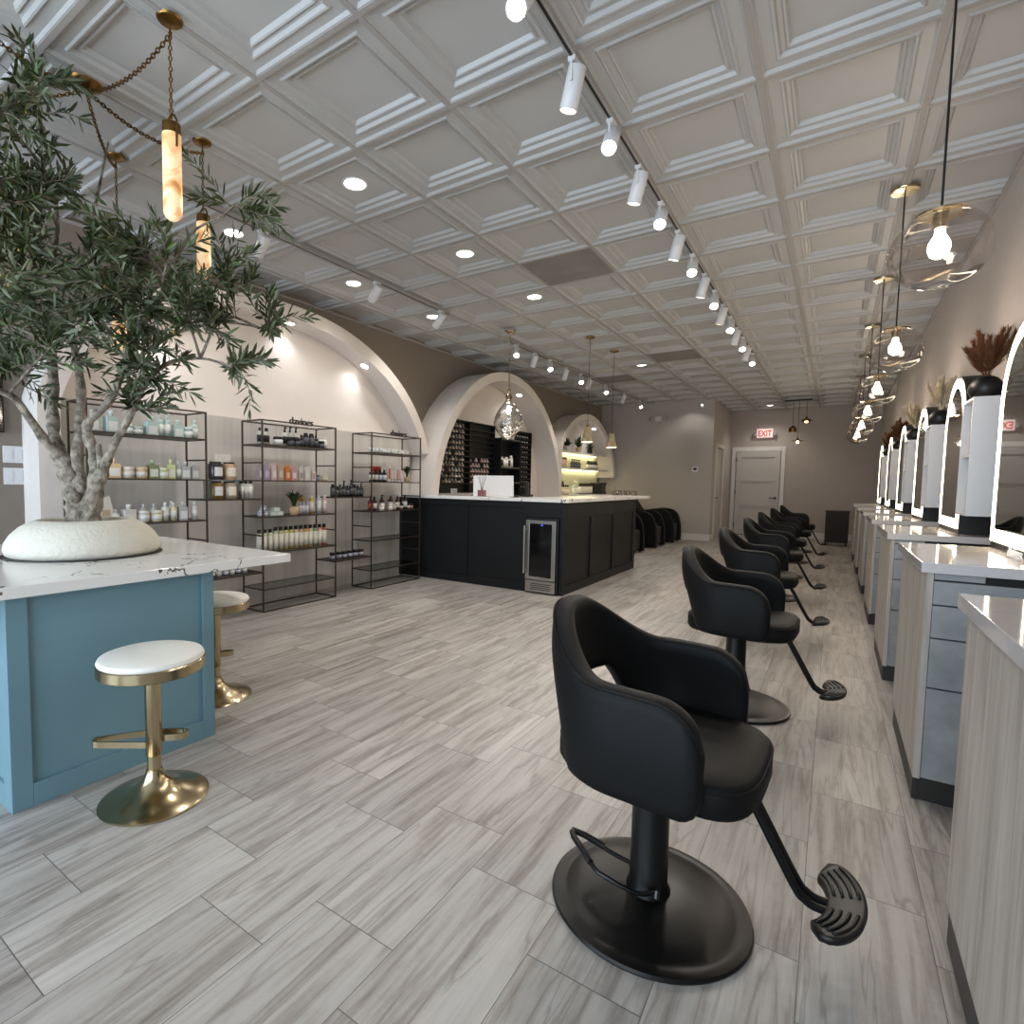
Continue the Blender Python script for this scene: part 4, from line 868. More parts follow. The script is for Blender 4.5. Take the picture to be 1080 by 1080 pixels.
# grasses in small pots
def grass_pot(loc, label, h_=0.16, r=0.05, pm_='tanpot', n=70, spread=0.12):
    t = thing('potted_grass', label, 'plant', loc, 0, None)
    MB().lathe([(0, 0), (r*.65, 0), (r*.95, r*.45), (r, r*.9), (r*.85, r*1.5), (r*.7, r*1.6), (r*.68, r*1.45), (0, r*1.4)], 24).build('pot', M[pm_], t)
    g = MB(); rn = random.Random(int(loc[1]*100))
    for k in range(n):
        a = rn.uniform(0, 2*PI); s_ = rn.uniform(.1, 1)**.7*spread; z0 = r*1.45; hh = h_*rn.uniform(.65, 1)*(1-.25*s_/spread)
        P = [Vector((math.cos(a)*r*.3*rn.random(), math.sin(a)*r*.3*rn.random(), z0))]
        for j in (1, 2, 3): P.append(Vector((math.cos(a)*s_*(j/3)**1.5, math.sin(a)*s_*(j/3)**1.5, z0+hh*math.sin(j/3*1.7)/1.0)))
        w_ = Vector((-math.sin(a), math.cos(a), 0))
        for j in range(3):
            w0, w1 = [0.005, 0.006, 0.0045, 0.0004][j:j+2]
            g.add([P[j]-w_*w0, P[j]+w_*w0, P[j+1]+w_*w1, P[j+1]-w_*w1], [(0, 1, 2, 3)])
    g.build('blades', M['grass'], t); return t
grass_pot((-4.24, 3.455, 0.8655), 'green grass plant in round tan pot on the middle rack', .19, .05, 'tanpot', 90, .17)
grass_pot((-4.27, 5.185, 1.1925), 'green grass plant in small cream pot on the right rack', 0.17, 0.038, 'tanpot', 80, .10)
t = thing('wall_outlet', 'white wall outlet behind the right rack', 'outlet', (-4.60, 4.63, 0.44)); MB().box(0, -.035, -.057, .006, .035, .057).build('plate', M['white'], t); MB().box(.006, -.017, -.035, .008, .017, -.008).box(.006, -.017, .008, .008, .017, .035).build('socket', M['trim'], t)

# ------------------------------------------------------------------ reception desk
t = thing('reception_desk', 'charcoal panelled reception desk with white marble counter', 'desk', (-3.2, 5.75, 0))
DX, DY = -3.2, 5.75
def D(x, y, z): return (x-DX, y-DY, z)
b = MB(); b.box(*D(XW+0.02, 5.455, 0), *D(-2.775, 6.02, 0.998)); b.box(*D(-2.775, 5.455, 0.83), *D(-2.36, 6.02, 0.998)); b.box(*D(-2.36, 5.455, 0), *D(-2.345, 8.0, 0.998)); b.box(*D(-2.85, 6.02, 0), *D(-2.36, 8.0, 0.998))
b.build('body', M['navy'], t)
f = MB(); y0, y1 = 5.437, 5.455
for x0, x1, z0, z1 in ((-4.66, -2.775, 0, 0.088), (-4.66, -4.60, 0.088, 0.998), (-3.585, -3.545, 0.088, 0.998), (-2.80, -2.775, 0.088, 0.998), (-2.372, -2.345, 0, 0.998), (-4.60, -3.585, 0.93, 0.998), (-3.545, -2.80, 0.93, 0.998), (-2.775, -2.372, 0.83, 0.998)):
    f.box(*D(x0, y0, z0), *D(x1, y1, z1))
f.build('front_panel_frame', M['navy'], t, bevel=0.002)
f = MB(); x0, x1 = -2.345, -2.330
for a, c, z0, z1 in ((5.437, 8.0, 0, 0.1), (5.437, 5.50, 0.1, 0.998), (6.24, 6.32, 0.1, 0.998), (7.03, 7.11, 0.1, 0.998), (7.90, 8.0, 0.1, 0.998), (5.50, 6.24, 0.82, 0.998), (6.32, 7.03, 0.82, 0.998), (7.11, 7.90, 0.82, 0.998)):
    f.box(*D(x0, a, z0), *D(x1, c, z1))
f.build('side_panel_frame', M['navy'], t, bevel=0.002)
P = [(-4.66, 5.415), (-2.278, 5.415), (-2.278, 8.55), (-2.90, 8.55), (-2.90, 6.06), (-4.66, 6.06)]
MB().prism([(p[0]-DX, p[1]-DY) for p in P], 0.999, 1.036, 'z').build('marble_counter', M['marble'], t, bevel=0.003)
# under-counter drinks fridge
t = thing('wine_fridge', 'stainless steel under-counter fridge with dark glass door in the desk', 'fridge', (-2.565, 5.42, 0))
MB().box(-0.195, 0.0, 0.0, 0.188, 0.5, 0.825).build('casing', M['black'], t)
d = MB(); d.box(-0.178, -0.045, 0.155, -0.135, -0.005, 0.80); d.box(0.128, -0.045, 0.155, 0.172, -0.005, 0.80); d.box(-0.135, -0.045, 0.765, 0.128, -0.005, 0.80); d.box(-0.135, -0.045, 0.155, 0.128, -0.005, 0.185)
dr = d.build('door', M['steel'], t, bevel=0.002)
MB().box(-0.135, -0.035, 0.185, 0.128, -0.03, 0.765).build('glass_pane', M['screen'], dr)
MB().tube([(-0.175, -0.045, 0.70), (-0.175, -0.085, 0.70)], 0.007).tube([(-0.175, -0.045, 0.26), (-0.175, -0.085, 0.26)], 0.007).tube([(-0.175, -0.085, 0.74), (-0.175, -0.085, 0.22)], 0.011, 12).build('door_handle', M['steel'], dr)
MB().box(0.0, -0.037, 0.745, 0.016, -0.0352, 0.756).build('display', emat('blue_display', '#3a4cff', 3), dr)
k = MB().box(-0.178, -0.035, 0.02, 0.172, -0.003, 0.145).build('kick_grille', M['steel'], t)
v = MB()
for j in range(4):
    for i in range(9): v.box(-0.115+i*0.026+(j % 2)*0.013, -0.0365, 0.045+j*0.02, -0.097+i*0.026+(j % 2)*0.013, -0.0352, 0.055+j*0.02)
v.build('vent_slots', M['black'], k)
# things on the counter
t = thing('counter_screen', 'white tilted screen back standing on the reception counter', 'screen', (-3.42, 5.82, 1.0365))
s = MB(); s.loft([[(-.24, -.09, 0), (.32, -.09, 0), (.32, -.075, 0), (-.24, -.075, 0)], [(-.31, 0.02, .25), (.25, 0.02, .25), (.25, .035, .25), (-.31, .035, .25)]], smooth=False); s.build('panel', M['white'], t)
MB().box(-.28, -.085, 0, .30, .12, .008).build('base_plate', M['black'], t)
t = thing('reed_diffuser', 'pink glass reed diffuser in front of the white screen', 'diffuser', (-3.43, 5.56, 1.0365))
MB().box(-.042, -.03, 0, .042, .03, .075).lathe([(.014, .075), (.014, .10), (0, .10)], 12).build('bottle', cm('#8a5f60', .2), t)
r = MB()
for a in range(7): r.tube([(0, 0, .06), (.055*math.cos(a*.9), .03*math.sin(a*.9), .235)], .0018, 4)
r.build('reeds', cm('#3a2d26', .8), t)
o = MB().box(-.045, -.006, 0, .045, .006, .085).build('card_holder', cm('#8d8885', .3), None, loc=(-3.86, 5.60, 1.0365)); tag(o, 'small grey card holder on the left part of the counter', 'card holder')
t = thing('desk_phone', 'black desk phone standing behind the counter corner', 'phone', (-3.05, 5.98, 1.0365)); MB().box(-.06, -.05, 0, .06, .05, .03).build('cradle', M['black'], t, bevel=.005); MB().box(-.025, -.02, .03, .025, .015, .18).build('handset', M['black'], t, bevel=.008)
letters('davines', (-2.56, 8.2, 1.042), R(60), 0.17, cm('#6b6159', .5), 'dark standing letters on the far end of the counter', .01)
t = thing('soap_dispenser', 'low white packet lying near the counter screen', 'packet', (-3.02, 5.60, 1.0365)); MB().box(-.05, -.015, 0, .05, .015, .006).build('packet', M['black'], t)

# nail polish wall racks in the middle arch
def polish_rack(y0, y1, z0, z1, label, n, xdepth=0.09):
    t = thing('polish_rack', label, 'wall rack', (XW+0.012, (y0+y1)/2, z0))
    hh = (y1-y0)/2; hz = z1-z0
    MB().box(0, -hh, 0, .012, hh, hz).build('back_board', M['black'], t)
    MB().box(.012, -hh, 0, xdepth, -hh+.015, hz).box(.012, hh-.015, 0, xdepth, hh, hz).box(.012, -hh+.015, hz-.015, xdepth, hh-.015, hz).build('surround', M['black'], t)
    for k in range(n):
        z = 0.14+k*(hz-0.18)/(n)
        MB().box(.012, -hh+.015, z-.006, xdepth-.004, hh-.015, z).box(xdepth-.008, -hh+.015, z, xdepth-.004, hh-.015, z+.012).build('ledge', M['black'], t)
    return t
polish_rack(6.30, 7.06, 1.04, 2.12, 'large black polish rack full of pale bottles, left in the arch', 11)
polish_rack(7.065, 7.80, 1.04, 2.12, 'black polish rack half empty with pink bottles below', 11)
polish_rack(8.50, 9.12, 0.95, 2.11, 'black rack with rows of small white capped bottles, right in the arch', 11)
pol = {}
def polish(c_, cap, loc, label, group, sc_=1.0):
    k = (c_, cap, sc_)
    if k not in pol:
        mb = MB(); mb.box(-.016*sc_, -.017*sc_, 0, .016*sc_, .017*sc_, .036*sc_, 0); mb.lathe([(0, .036*sc_), (.011*sc_, .036*sc_), (.010*sc_, .063*sc_), (0, .063*sc_)], 8, (0, 0, 0), 1)
        pol[k] = mb.mesh('polish_bottle', [cm(c_, .2), cm(cap, .4)])
    o = bpy.data.objects.new('polish_bottle', pol[k]); col.objects.link(o); o.location = loc; tag(o, label, 'nail polish', group)
rp = random.Random(3)
PC = [('#d8c7ba', 'beige'), ('#a08878', 'brown'), ('#e3d9d2', 'ivory'), ('#c3aca6', 'dusty rose'), ('#8d827c', 'grey'), ('#efe9e4', 'white'), ('#b99e8e', 'tan')]
dz = (1.08-0.18)/11
for k in range(11):
    z = 1.04+0.14+k*dz; gap = {5: 3, 3: 4, 2: 1}.get(k)
    for j in range(7):
        if j == gap: continue
        c_, w_ = rp.choice(PC)
        polish(c_, rp.choice(['#cfc8c2', '#2a2624', '#b5aaa2', '#e6e1dc']), (XW+0.055, 6.405+j*0.085, z+.001), '%s nail polish bottle in left rack, %s row from bottom, %s from left' % (w_, ORD[k], ORD[j]), 'nail polish bottles in the left rack', 1.14)
for k in range(5):
    for j in range(7):
        if (k == 4 and j in (1, 3)) or (k == 3 and j == 4): continue
        polish('#e5bcb8' if (j+k) % 3 else '#d9c4c0', '#ecdcd8' if rp.random() < .8 else '#f4f0ee', (XW+0.055, 7.13+j*0.085, 1.04+0.14+k*dz+.001), 'pink nail polish bottle in second rack, %s row from bottom, %s from left' % (ORD[k], ORD[j]), 'pink nail polish bottles', 1.14)
dz3 = (1.16-0.18)/11
for k in range(11):
    for j in range(6):
        if (j == 0 and k in (3, 5, 8, 6)): continue
        polish('#1c1b1c', '#e9e5e0', (XW+0.055, 8.56+j*0.095, 0.95+0.14+k*dz3+.001), 'white capped polish bottle in right rack, %s row from bottom, %s from left' % (ORD[k], ORD[j]), 'white capped polish bottles', .85)
# open shelf cabinet between the polish racks
t = thing('wall_shelf_unit', 'black open shelf unit with grey ledges between the polish racks', 'shelf', (XW+0.012, 8.15, 0.95)); hh = .335
MB().box(0, -hh, 0, .012, hh, .98).box(.012, -hh, 0, .2, -hh+.015, .98).box(.012, hh-.015, 0, .2, hh, .98).build('carcass', M['black'], t)
for z in (.03, .25, .50, .965): MB().box(.012, -hh+.015, z-.012, .2, hh-.015, z+.012).build('shelf', cm('#4c4844', .5), t)
for k in range(6):
    put('tall', 'spray_can', ('#d9d6cf', '#e8e6e0' if k % 2 else '#2a2826', '#3c3a38' if k % 3 == 1 else '#eceae4'), .075, .17 if k != 5 else .2, (XW+.12, 7.90+k*.082, 1.4625), 'white bottle in black unit between polish racks, %s from left' % ORD[k], 'bottle', 'white bottles between the polish racks')
def leafy(loc, label, pot, h_=.22, r=.06, n=60, seed=1, spread=.13, stem='grass', potname='potted_plant'):
    t = thing(potname, label, 'plant', loc)
    MB().lathe([(0, 0), (r*.7, 0), (r, r*1.5), (r*.9, r*1.5), (r*.85, r*1.3), (0, r*1.3)], 20).build('pot', M[pot], t)
    g = MB(); rn = random.Random(seed)
    for k in range(n):
        a = rn.uniform(0, 2*PI); e = rn.uniform(.2, 1.4); d_ = Vector((math.cos(a)*math.cos(e), math.sin(a)*math.cos(e), math.sin(e)))
        base = Vector((0, 0, r*1.3)); tip = base+Vector((d_.x*spread, d_.y*spread, d_.z*h_))*rn.uniform(.5, 1)
        w_ = Vector((-math.sin(a), math.cos(a), 0))*.012; m_ = base.lerp(tip, .6)+Vector((0, 0, .015))
        g.add([base, m_-w_, tip, m_+w_], [(0, 1, 2, 3)])
    g.build('foliage', M[stem], t)
grass_pot((XW+.16, 7.95, 1.928), 'tall dry grass plant on top of the black wall unit, left of the glass pendant', 0.30, 0.04, 'tanpot', 80, .14)
leafy((XW+.12, 8.35, 1.928), 'white trailing flowers in a pot beside the glass egg pendant', 'white', .08, .04, 40, 9, .12, 'pampas_w')

# back bar in the small arch: shelves with light strips and bottles
t = thing('back_bar_counter', 'white counter over dark cabinet in the small far arch', 'counter', (-4.45, 11.3, 0))
MB().box(-.21, -1.45, 0, .12, 1.62, .94).build('cabinet', M['navy'], t); MB().box(-.215, -1.47, .941, .16, 1.68, .975).build('counter_slab', M['marble'], t)
M['mosaic'] = pm('pale_mosaic_tile', '#cfcfb4', .3, noise=.15, nscale=90)
struct(MB().box(XW+.012, 9.93, .976, XW+.022, 12.75, 1.835).build('trim_5', M['mosaic']))
for k, (z, y0, y1) in enumerate(((1.835, 9.97, 12.62), (1.50, 9.92, 12.78))):
    t = thing('alcove_shelf', ['upper white shelf of the far alcove holding potted plants', 'lower white shelf of the far alcove holding black bottles'][k], 'shelf', (XW+.022, (y0+y1)/2, z)); hh = (y1-y0)/2
    MB().box(0, -hh, 0, .25, hh, .03).build('board', M['white'], t); MB().box(.01, -hh+.05, -.008, .03, hh-.05, -.001).build('light_strip', M['ledyellow'], t)
    l = bpy.data.lights.new('strip_light', 'AREA'); l.shape = 'RECTANGLE'; l.size = .03; l.size_y = hh*1.8; l.energy = 3; l.color = (1, .88, .55)
    lo = bpy.data.objects.new('strip_light', l); col.objects.link(lo); lo.parent = t; lo.location = (.05, 0, -.012)
leafy((-4.53, 10.62, 1.8655), 'leafy plant in white pot on the far alcove shelf, left of three', 'white', .22, .07, 60, 2, .16)
leafy((-4.53, 11.25, 1.8655), 'leafy plant in brown pot on the far alcove shelf, middle of three', 'tanpot', .34, .075, 70, 3, .18)
leafy((-4.53, 11.90, 1.8655), 'leafy plant in dark pot on the far alcove shelf, right of three', 'darkwood', .20, .065, 60, 4, .17)
def arow(y0, dy, n, z, kind, cs, w_, h_, words, place, group, x=-4.55):
    for k in range(n): put(kind, 'product_' + ('box' if kind == 'box' else 'bottle'), cs, w_, h_, (x, y0+k*dy, z+.0005), '%s on %s, %s from left' % (words, place, ORD[k]), 'box' if kind == 'box' else 'bottle', group)
arow(10.30, .1, 4, 1.53, 'tall', ('#d6a77e', '#1a1210', '#e6cbb0'), .08, .21, 'peach bottle with dark cap', 'the lower alcove shelf', 'bottles in the far alcove')
arow(10.95, .1, 5, 1.53, 'spray', BK, .07, .19, 'black spray bottle', 'the lower alcove shelf', 'bottles in the far alcove')
arow(11.85, .09, 7, 1.53, 'bottle', ('#1b1b1e', '#0e0e0f', '#d9d4c8'), .07, .19, 'black bottle with pale label', 'the lower alcove shelf', 'bottles in the far alcove')
arow(10.15, .1, 6, .9755, 'bottle', ('#dccfa9', '#1c1714', '#efe6cf'), .085, .20, 'cream bottle with black cap', 'the back bar counter', 'bottles on the back bar', -4.50)
arow(10.15, .1, 6, .9755, 'tall', ('#3a2a26', '#0f0f10', '#e0d4b4'), .08, .28, 'tall dark bottle behind the cream bottles', 'the back bar counter', 'bottles on the back bar', -4.62)
arow(11.1, .13, 2, .9755, 'spray', ('#b9c2b4', '#e0e0d6', '#eceadf'), .09, .30, 'pale pump bottle', 'the back bar counter', 'bottles on the back bar')
arow(11.45, .09, 8, .9755, 'tall', ('#4b3a36', '#141212', '#e2ddd0'), .08, .24, 'dark bottle with white label', 'the back bar counter', 'bottles on the back bar')
t = thing('towel_warmer', 'black box shaped towel warmer at the right end of the back bar', 'towel warmer', (-4.50, 12.42, .9755)); MB().box(-.13, -.19, 0, .13, .19, .26).build('casing', M['black'], t, bevel=.01); MB().box(.13, -.16, .03, .136, .10, .23).build('door', M['screen'], t); MB().box(.136, .11, .05, .14, .16, .2).build('control_panel', cm('#b8b48a', .4), t)

# pendants over the desk
def cord_pendant(loc, drop, label, shade):
    t = thing('pendant_lamp', label, 'pendant lamp', loc)
    MB().lathe([(0, -.02), (.055, -.018), (.06, 0), (0, 0)], 24).build('canopy', M['oldbrass'], t)
    MB().tube([(0, 0, -.015), (0, 0, -drop)], .003, 6).build('cord', M['black'], t)
    shade(t, -drop); return t
def cone(t, z):
    MB().lathe([(0, z+.03), (.018, z+.03), (.02, z), (0, z)], 16).build('socket', M['oldbrass'], t)
    MB().lathe([(.035, z), (.078, z-.19), (.070, z-.19), (.03, z-.012), (0, z-.012), (0, z)][::-1], 28).build('shade', M['concrete'], t)
    MB().lathe([(0, z-.15), (.03, z-.15), (.03, z-.16), (0, z-.16)], 14).build('bulb', M['amber'], t)
    l = bpy.data.lights.new('pendant_lamp_light', 'POINT'); l.energy = 4; l.shadow_soft_size = .03; l.color = (1, .8, .55); lo = bpy.data.objects.new('pendant_lamp_light', l); col.objects.link(lo); lo.parent = t; lo.location = (0, 0, z-.2)
cord_pendant((-2.62, 6.78, H), 1.125, 'speckled cone pendant above the desk, nearer of two', cone)
cord_pendant((-2.60, 7.64, H), 1.145, 'speckled cone pendant above the desk, farther of two', cone)
t = thing('glass_pendant', 'egg shaped dimpled glass pendant on brass rod above the desk', 'pendant lamp', (-3.338, 6.0, H))
MB().lathe([(0, -.05), (.012, -.05), (.02, -.03), (.065, -.008), (.07, 0), (0, 0)], 32).tube([(0, 0, -.04), (0, 0, -.74)], .007, 10).build('rod', M['brass'], t)
MB().lathe([(0, -.70), (.022, -.70), (.026, -.76), (.045, -.80), (.03, -.83), (0, -.83)], 24).build('glass_collar', M['brass'], t)
g = MB(); n = 24; prof = [(0.035, -.80)]
for i in range(1, n+1):
    q = i/n; z = -.80-.52*q; r = .18*math.sin(PI*q**1.3)**.7 if q < 1 else 0
    prof.append((max(r, .0 if i == n else .02), z))
g.lathe(prof, 48, caps=False)
rg = random.Random(2); dm = [Vector((rg.uniform(-1, 1), rg.uniform(-1, 1), rg.uniform(-1, 1))).normalized() for _ in range(34)]
vs = []
for v in g.v:
    p = Vector(v); c = Vector((0, 0, -1.05)); d = (p-c); nn = d.normalized(); s_ = 1-.07*max(max(0, (nn.dot(q)-.955)/.045) for q in dm); vs.append(tuple(c+d*s_) if p.z < -.84 else v)
g.v = vs; g.build('glass_shade', M['egg'], t)
MB().lathe([(0, -.90), (.02, -.91), (.03, -.96), (.02, -1.0), (0, -1.01)], 16).build('bulb', M['bulb'], t)

# ------------------------------------------------------------------ clear globe pendants along the stations
for k, y in enumerate((2.70, 4.48, 6.25, 7.99, 9.73, 11.38)):
    if k == 0:
        g1 = thing('globe_pendant', 'x', 'pendant lamp', (.27, y, H), 0, 'clear glass globe pendants')
        MB().lathe([(0, -.02), (.07, -.016), (.075, -.010), (.075, 0), (0, 0)], 32).build('canopy', M['brass'], g1)
        MB().tube([(0, 0, -.018), (0, 0, -.835)], .004, 8).build('cord', M['black'], g1)
        MB().lathe([(0, -.828), (.012, -.832), (.075, -.850), (.072, -.856), (.022, -.853), (.022, -.905), (0, -.905)], 28).build('socket_cap', M['brass'], g1)
        # squashed globe
        prof = [(.149*math.sin(PI*i/28)**.92 if 0 < i < 28 else 0, -.980+.136*math.cos(PI*i/28)*.98) for i in range(2, 29)]
        prof = [(max(p[0], 0), p[1]) for p in prof]
        gl = MB().lathe(prof, 56, caps=False); rg = random.Random(4); gl.v = [(v[0]+.004*math.sin(v[2]*40+v[1]*25), v[1]+.004*math.sin(v[0]*33+v[2]*20), v[2]) for v in gl.v]
        gl.build('glass_globe', M['globe'], g1)
        MB().lathe([(0, -.905), (.014, -.905), (.016, -.925), (.031, -.955), (.033, -.975), (.026, -.998), (.012, -1.008), (0, -1.010)], 24).build('bulb', M['bulb'], g1)
        l = bpy.data.lights.new('globe_light', 'POINT'); l.energy = 7; l.shadow_soft_size = .035; l.color = (1, .86, .70); lo = bpy.data.objects.new('globe_light', l); col.objects.link(lo); lo.parent = g1; lo.location = (0, 0, -1.03)
        g1['label'] = 'clear glass globe pendant over the stations, the nearest and largest'
    else:
        dup(g1, (.27, y, H), 'clear glass globe pendant over the stations, %s' % ['second from the camera', 'third from the camera', 'fourth from the camera', 'fifth from the camera', 'farthest from the camera'][k-1])

# ------------------------------------------------------------------ styling stations along the right wall
SY = [1.00, 2.655, 4.26, 5.98, 7.68, 9.43, 11.20]; SL = 0.925
X0 = 0.30; XE = XR-0.02
PLACE = ['nearest the camera, cut by the photo edge', 'second from the camera', 'third from the camera', 'fourth from the camera', 'fifth from the camera', 'sixth from the camera', 'farthest from the camera']
def station():
    t = thing('styling_station', 'x', 'cabinet', (X0, 0, 0), 0, 'styling stations')
    w_ = XE-X0; y0, y1 = 0.03, SL-0.01
    MB().box(0.02, y0+0.045, 0, w_, y1-0.02, 0.10).box(0.004, y0+0.04, 0, 0.02, y1-0.02, 0.10).build('kick_plate', M['kick'], t)
    MB().box(0.0, y0+0.0, 0.10, 0.02, y1, 0.89).build('side_panel', M['sidewood'], t)
    MB().box(0.02, y0+0.022, 0.10, w_, y1, 0.89).build('carcass', M['black'], t)
    zs = [0.103, 0.455, 0.645, 0.77, 0.862]
    for a, b in zip(zs, zs[1:]):
        MB().box(0.022, y0+0.002, a+0.003, w_, y0+0.02, b-0.003).build('drawer_front', M['drawer'], t)
    MB().box(0.022, y0+0.004, 0.866, 0.16, y0+0.02, 0.888).build('top_rail', M['drawer'], t)
    MB().box(-0.02, 0.0, 0.892, w_+0.015, SL, 0.93).build('quartz_top', M['quartz'], t, bevel=0.0015)
    return t
st0 = station(); st0.location = (X0, SY[0], 0); st0['label'] = 'greyed oak styling station with pale polished top, ' + PLACE[0]
for k in range(1, 7): dup(st0, (X0, SY[k], 0), 'greyed oak styling station with pale polished top, ' + PLACE[k])

def arch_poly(w_, z0, z1, n=20):
    r = w_/2; P = [(-r, z0), (r, z0)]
    for i in range(n+1):
        a = PI*i/n; P.append((r*math.cos(a), z1-r+r*math.sin(a)))
    return P
def mirror():
    t = thing('led_mirror', 'x', 'mirror', (0.625, 0, 0.931), 0, 'arched lit mirrors')
    W_, Hh = 0.72, 1.0; D_ = XE-0.625
    out = arch_poly(W_, 0, Hh); inn = arch_poly(W_-0.03, 0.03, Hh-0.015); inn2 = arch_poly(W_-0.145, 0.088, Hh-0.0725)
    MB().prism(out, 0.006, D_, 'x').build('black_case', M['black'], t)
    m = MB(); n = len(inn)
    m.add([(0.0, *p) for p in inn]+[(0.0, *p) for p in inn2], [(i, (i+1) % n, n+(i+1) % n, n+i) for i in range(n)], 0)
    m.add([(0.0, *p) for p in inn]+[(0.006, *p) for p in inn], [(i, (i+1) % n, n+(i+1) % n, n+i) for i in range(n)], 0)
    m.build('led_border', M['led'], t)
    k = MB(); k.add([(0.001, *p) for p in inn2], [tuple(range(len(inn2)))], 0); k.build('mirror_glass', M['mirror'], t)
    return t
MY = [3.285, 4.86, 6.52, 8.22, 9.97, 11.74]
m0 = mirror(); m0.location = (0.625, MY[0], 0.931); m0['label'] = 'tall arched mirror with glowing border, the nearest, cut by the photo edge'
ml = bpy.data.lights.new('mirror_glow', 'AREA'); ml.shape = 'RECTANGLE'; ml.size = .9; ml.size_y = .6; ml.energy = 2.5; ml.color = (1, .93, .8)
for k in range(1, 6): dup(m0, (0.625, MY[k], 0.931), 'arched mirror with glowing border on a black case, ' + ['', 'second from the camera', 'third from the camera', 'fourth from the camera', 'fifth from the camera', 'farthest from the camera'][k])

def side_cabinet():
    t = thing('open_wall_cabinet', 'x', 'shelf', (0.612, 0, 1.052), 0, 'white open wall cabinets beside the mirrors')
    w_ = XE-0.612; L_ = 0.30; h_ = 0.665; q = 0.014
    MB().box(0, 0, 0, w_, q, h_).box(0, L_-q, 0, w_, L_, h_).box(0, q, 0, w_, L_-q, q).box(0, q, h_-q, w_, L_-q, h_).box(w_-0.008, q, q, w_, L_-q, h_-q).build('carcass', M['white'], t)
    MB().box(0.004, q, 0.335, w_-0.008, L_-q, 0.347).build('shelf', M['white'], t)
    return t
CY = [y-0.36-0.305 for y in MY]
c0 = side_cabinet(); c0.location = (0.612, CY[0], 1.052); c0['label'] = 'white open cabinet left of the nearest lit mirror'
for k in range(1, 6): dup(c0, (0.612, CY[k], 1.052), 'white open wall cabinet with vase on top, ' + ['', 'nearest one fully in view', 'second one fully in view', 'third one fully in view', 'fourth one fully in view', 'farthest one'][k])
PK = ('#d9a3b5', '#f0e0e6', '#f4ecee'); AMBR = ('#9c8a66', '#3a2c20', '#e0d6c0')
for k in range(1, 6):
    put('box', 'product_box', PK, .09, .12, (0.66, CY[k]+.10, 1.3995), 'pink box on the upper shelf of white cabinet, ' + PLACE[k+1], 'box', 'pink boxes in the cabinets')
    put('bottle', 'product_bottle', AMBR, .06, .16, (0.66, CY[k]+.10, 1.0665), 'amber bottle on the lower shelf of white cabinet, ' + PLACE[k+1], 'bottle', 'amber bottles in the cabinets')
def vase_with_pampas(y, brown, label, plabel, seed):
    v = thing('vase', label, 'vase', (0.685, y, 1.7185), 0, 'round black vases on the cabinets')
    MB().lathe([(0, 0), (.045, 0), (.065, .02), (.078, .05), (.074, .085), (.052, .118), (.035, .128), (.034, .122), (.05, .11), (0, .10)], 36).build('body', M['black'], v)
    t = thing('pampas_bunch', plabel, 'dried grass', (0.685, y, 1.7185+.105), 0, 'dried pampas bunches')
    rn = random.Random(seed); st = MB(); pl = MB()
    for k in range(19 if brown else 17):
        a = rn.uniform(0, 2*PI) if k else PI*1.25; lean = rn.uniform(.05, .75) if k else 1.05; ln = rn.uniform(.22, .31)
        d_ = Vector((math.cos(a)*lean*.62, math.sin(a)*lean, 1)).normalized()
        P = [Vector((0, 0, 0))+d_*ln*q+Vector((0, 0, -.03*q*q*lean)) for q in (0, .25, .5, .75, 1)]
        st.tube(P, .0018, 4)
        for j in range(420):
            q = .25+.75*rn.random(); i = min(int(q*4), 3); p = P[i].lerp(P[i+1], q*4-i)
            b_ = rn.uniform(0, 2*PI); o1 = d_.orthogonal().normalized(); o2 = d_.cross(o1)
            oo = (o1*math.cos(b_)+o2*math.sin(b_)); e = p+(oo*.6+d_*1.0).normalized()*rn.uniform(.03, .075)*(1.2-q*.6)
            if e.x > XR-.685-.01: e.x = XR-.685-.01
            w_ = d_.cross(oo)*.0028
            pl.add([p-w_, p+w_, e], [(0, 1, 2)])
    st.build('stems', M['pampas_b' if brown else 'pampas_w'], t, sharp=False); pl.build('plumes', M['pampas_b' if brown else 'pampas_w'], t)
for k, br_ in ((1, True), (2, False), (3, False), (4, True), (5, True)):
    vase_with_pampas(CY[k]+.17, br_, 'round matte black vase on white cabinet, %s from the camera' % ORD[k-1], '%s dried pampas bunch in black vase, %s from the camera' % ('brown' if br_ else 'cream', ORD[k-1]), 20+k)
letters('davines', (0.595, 3.03, 0.9315), R(-90), 0.065, M['white'], 'white standing letters in front of the nearest mirror', .004)

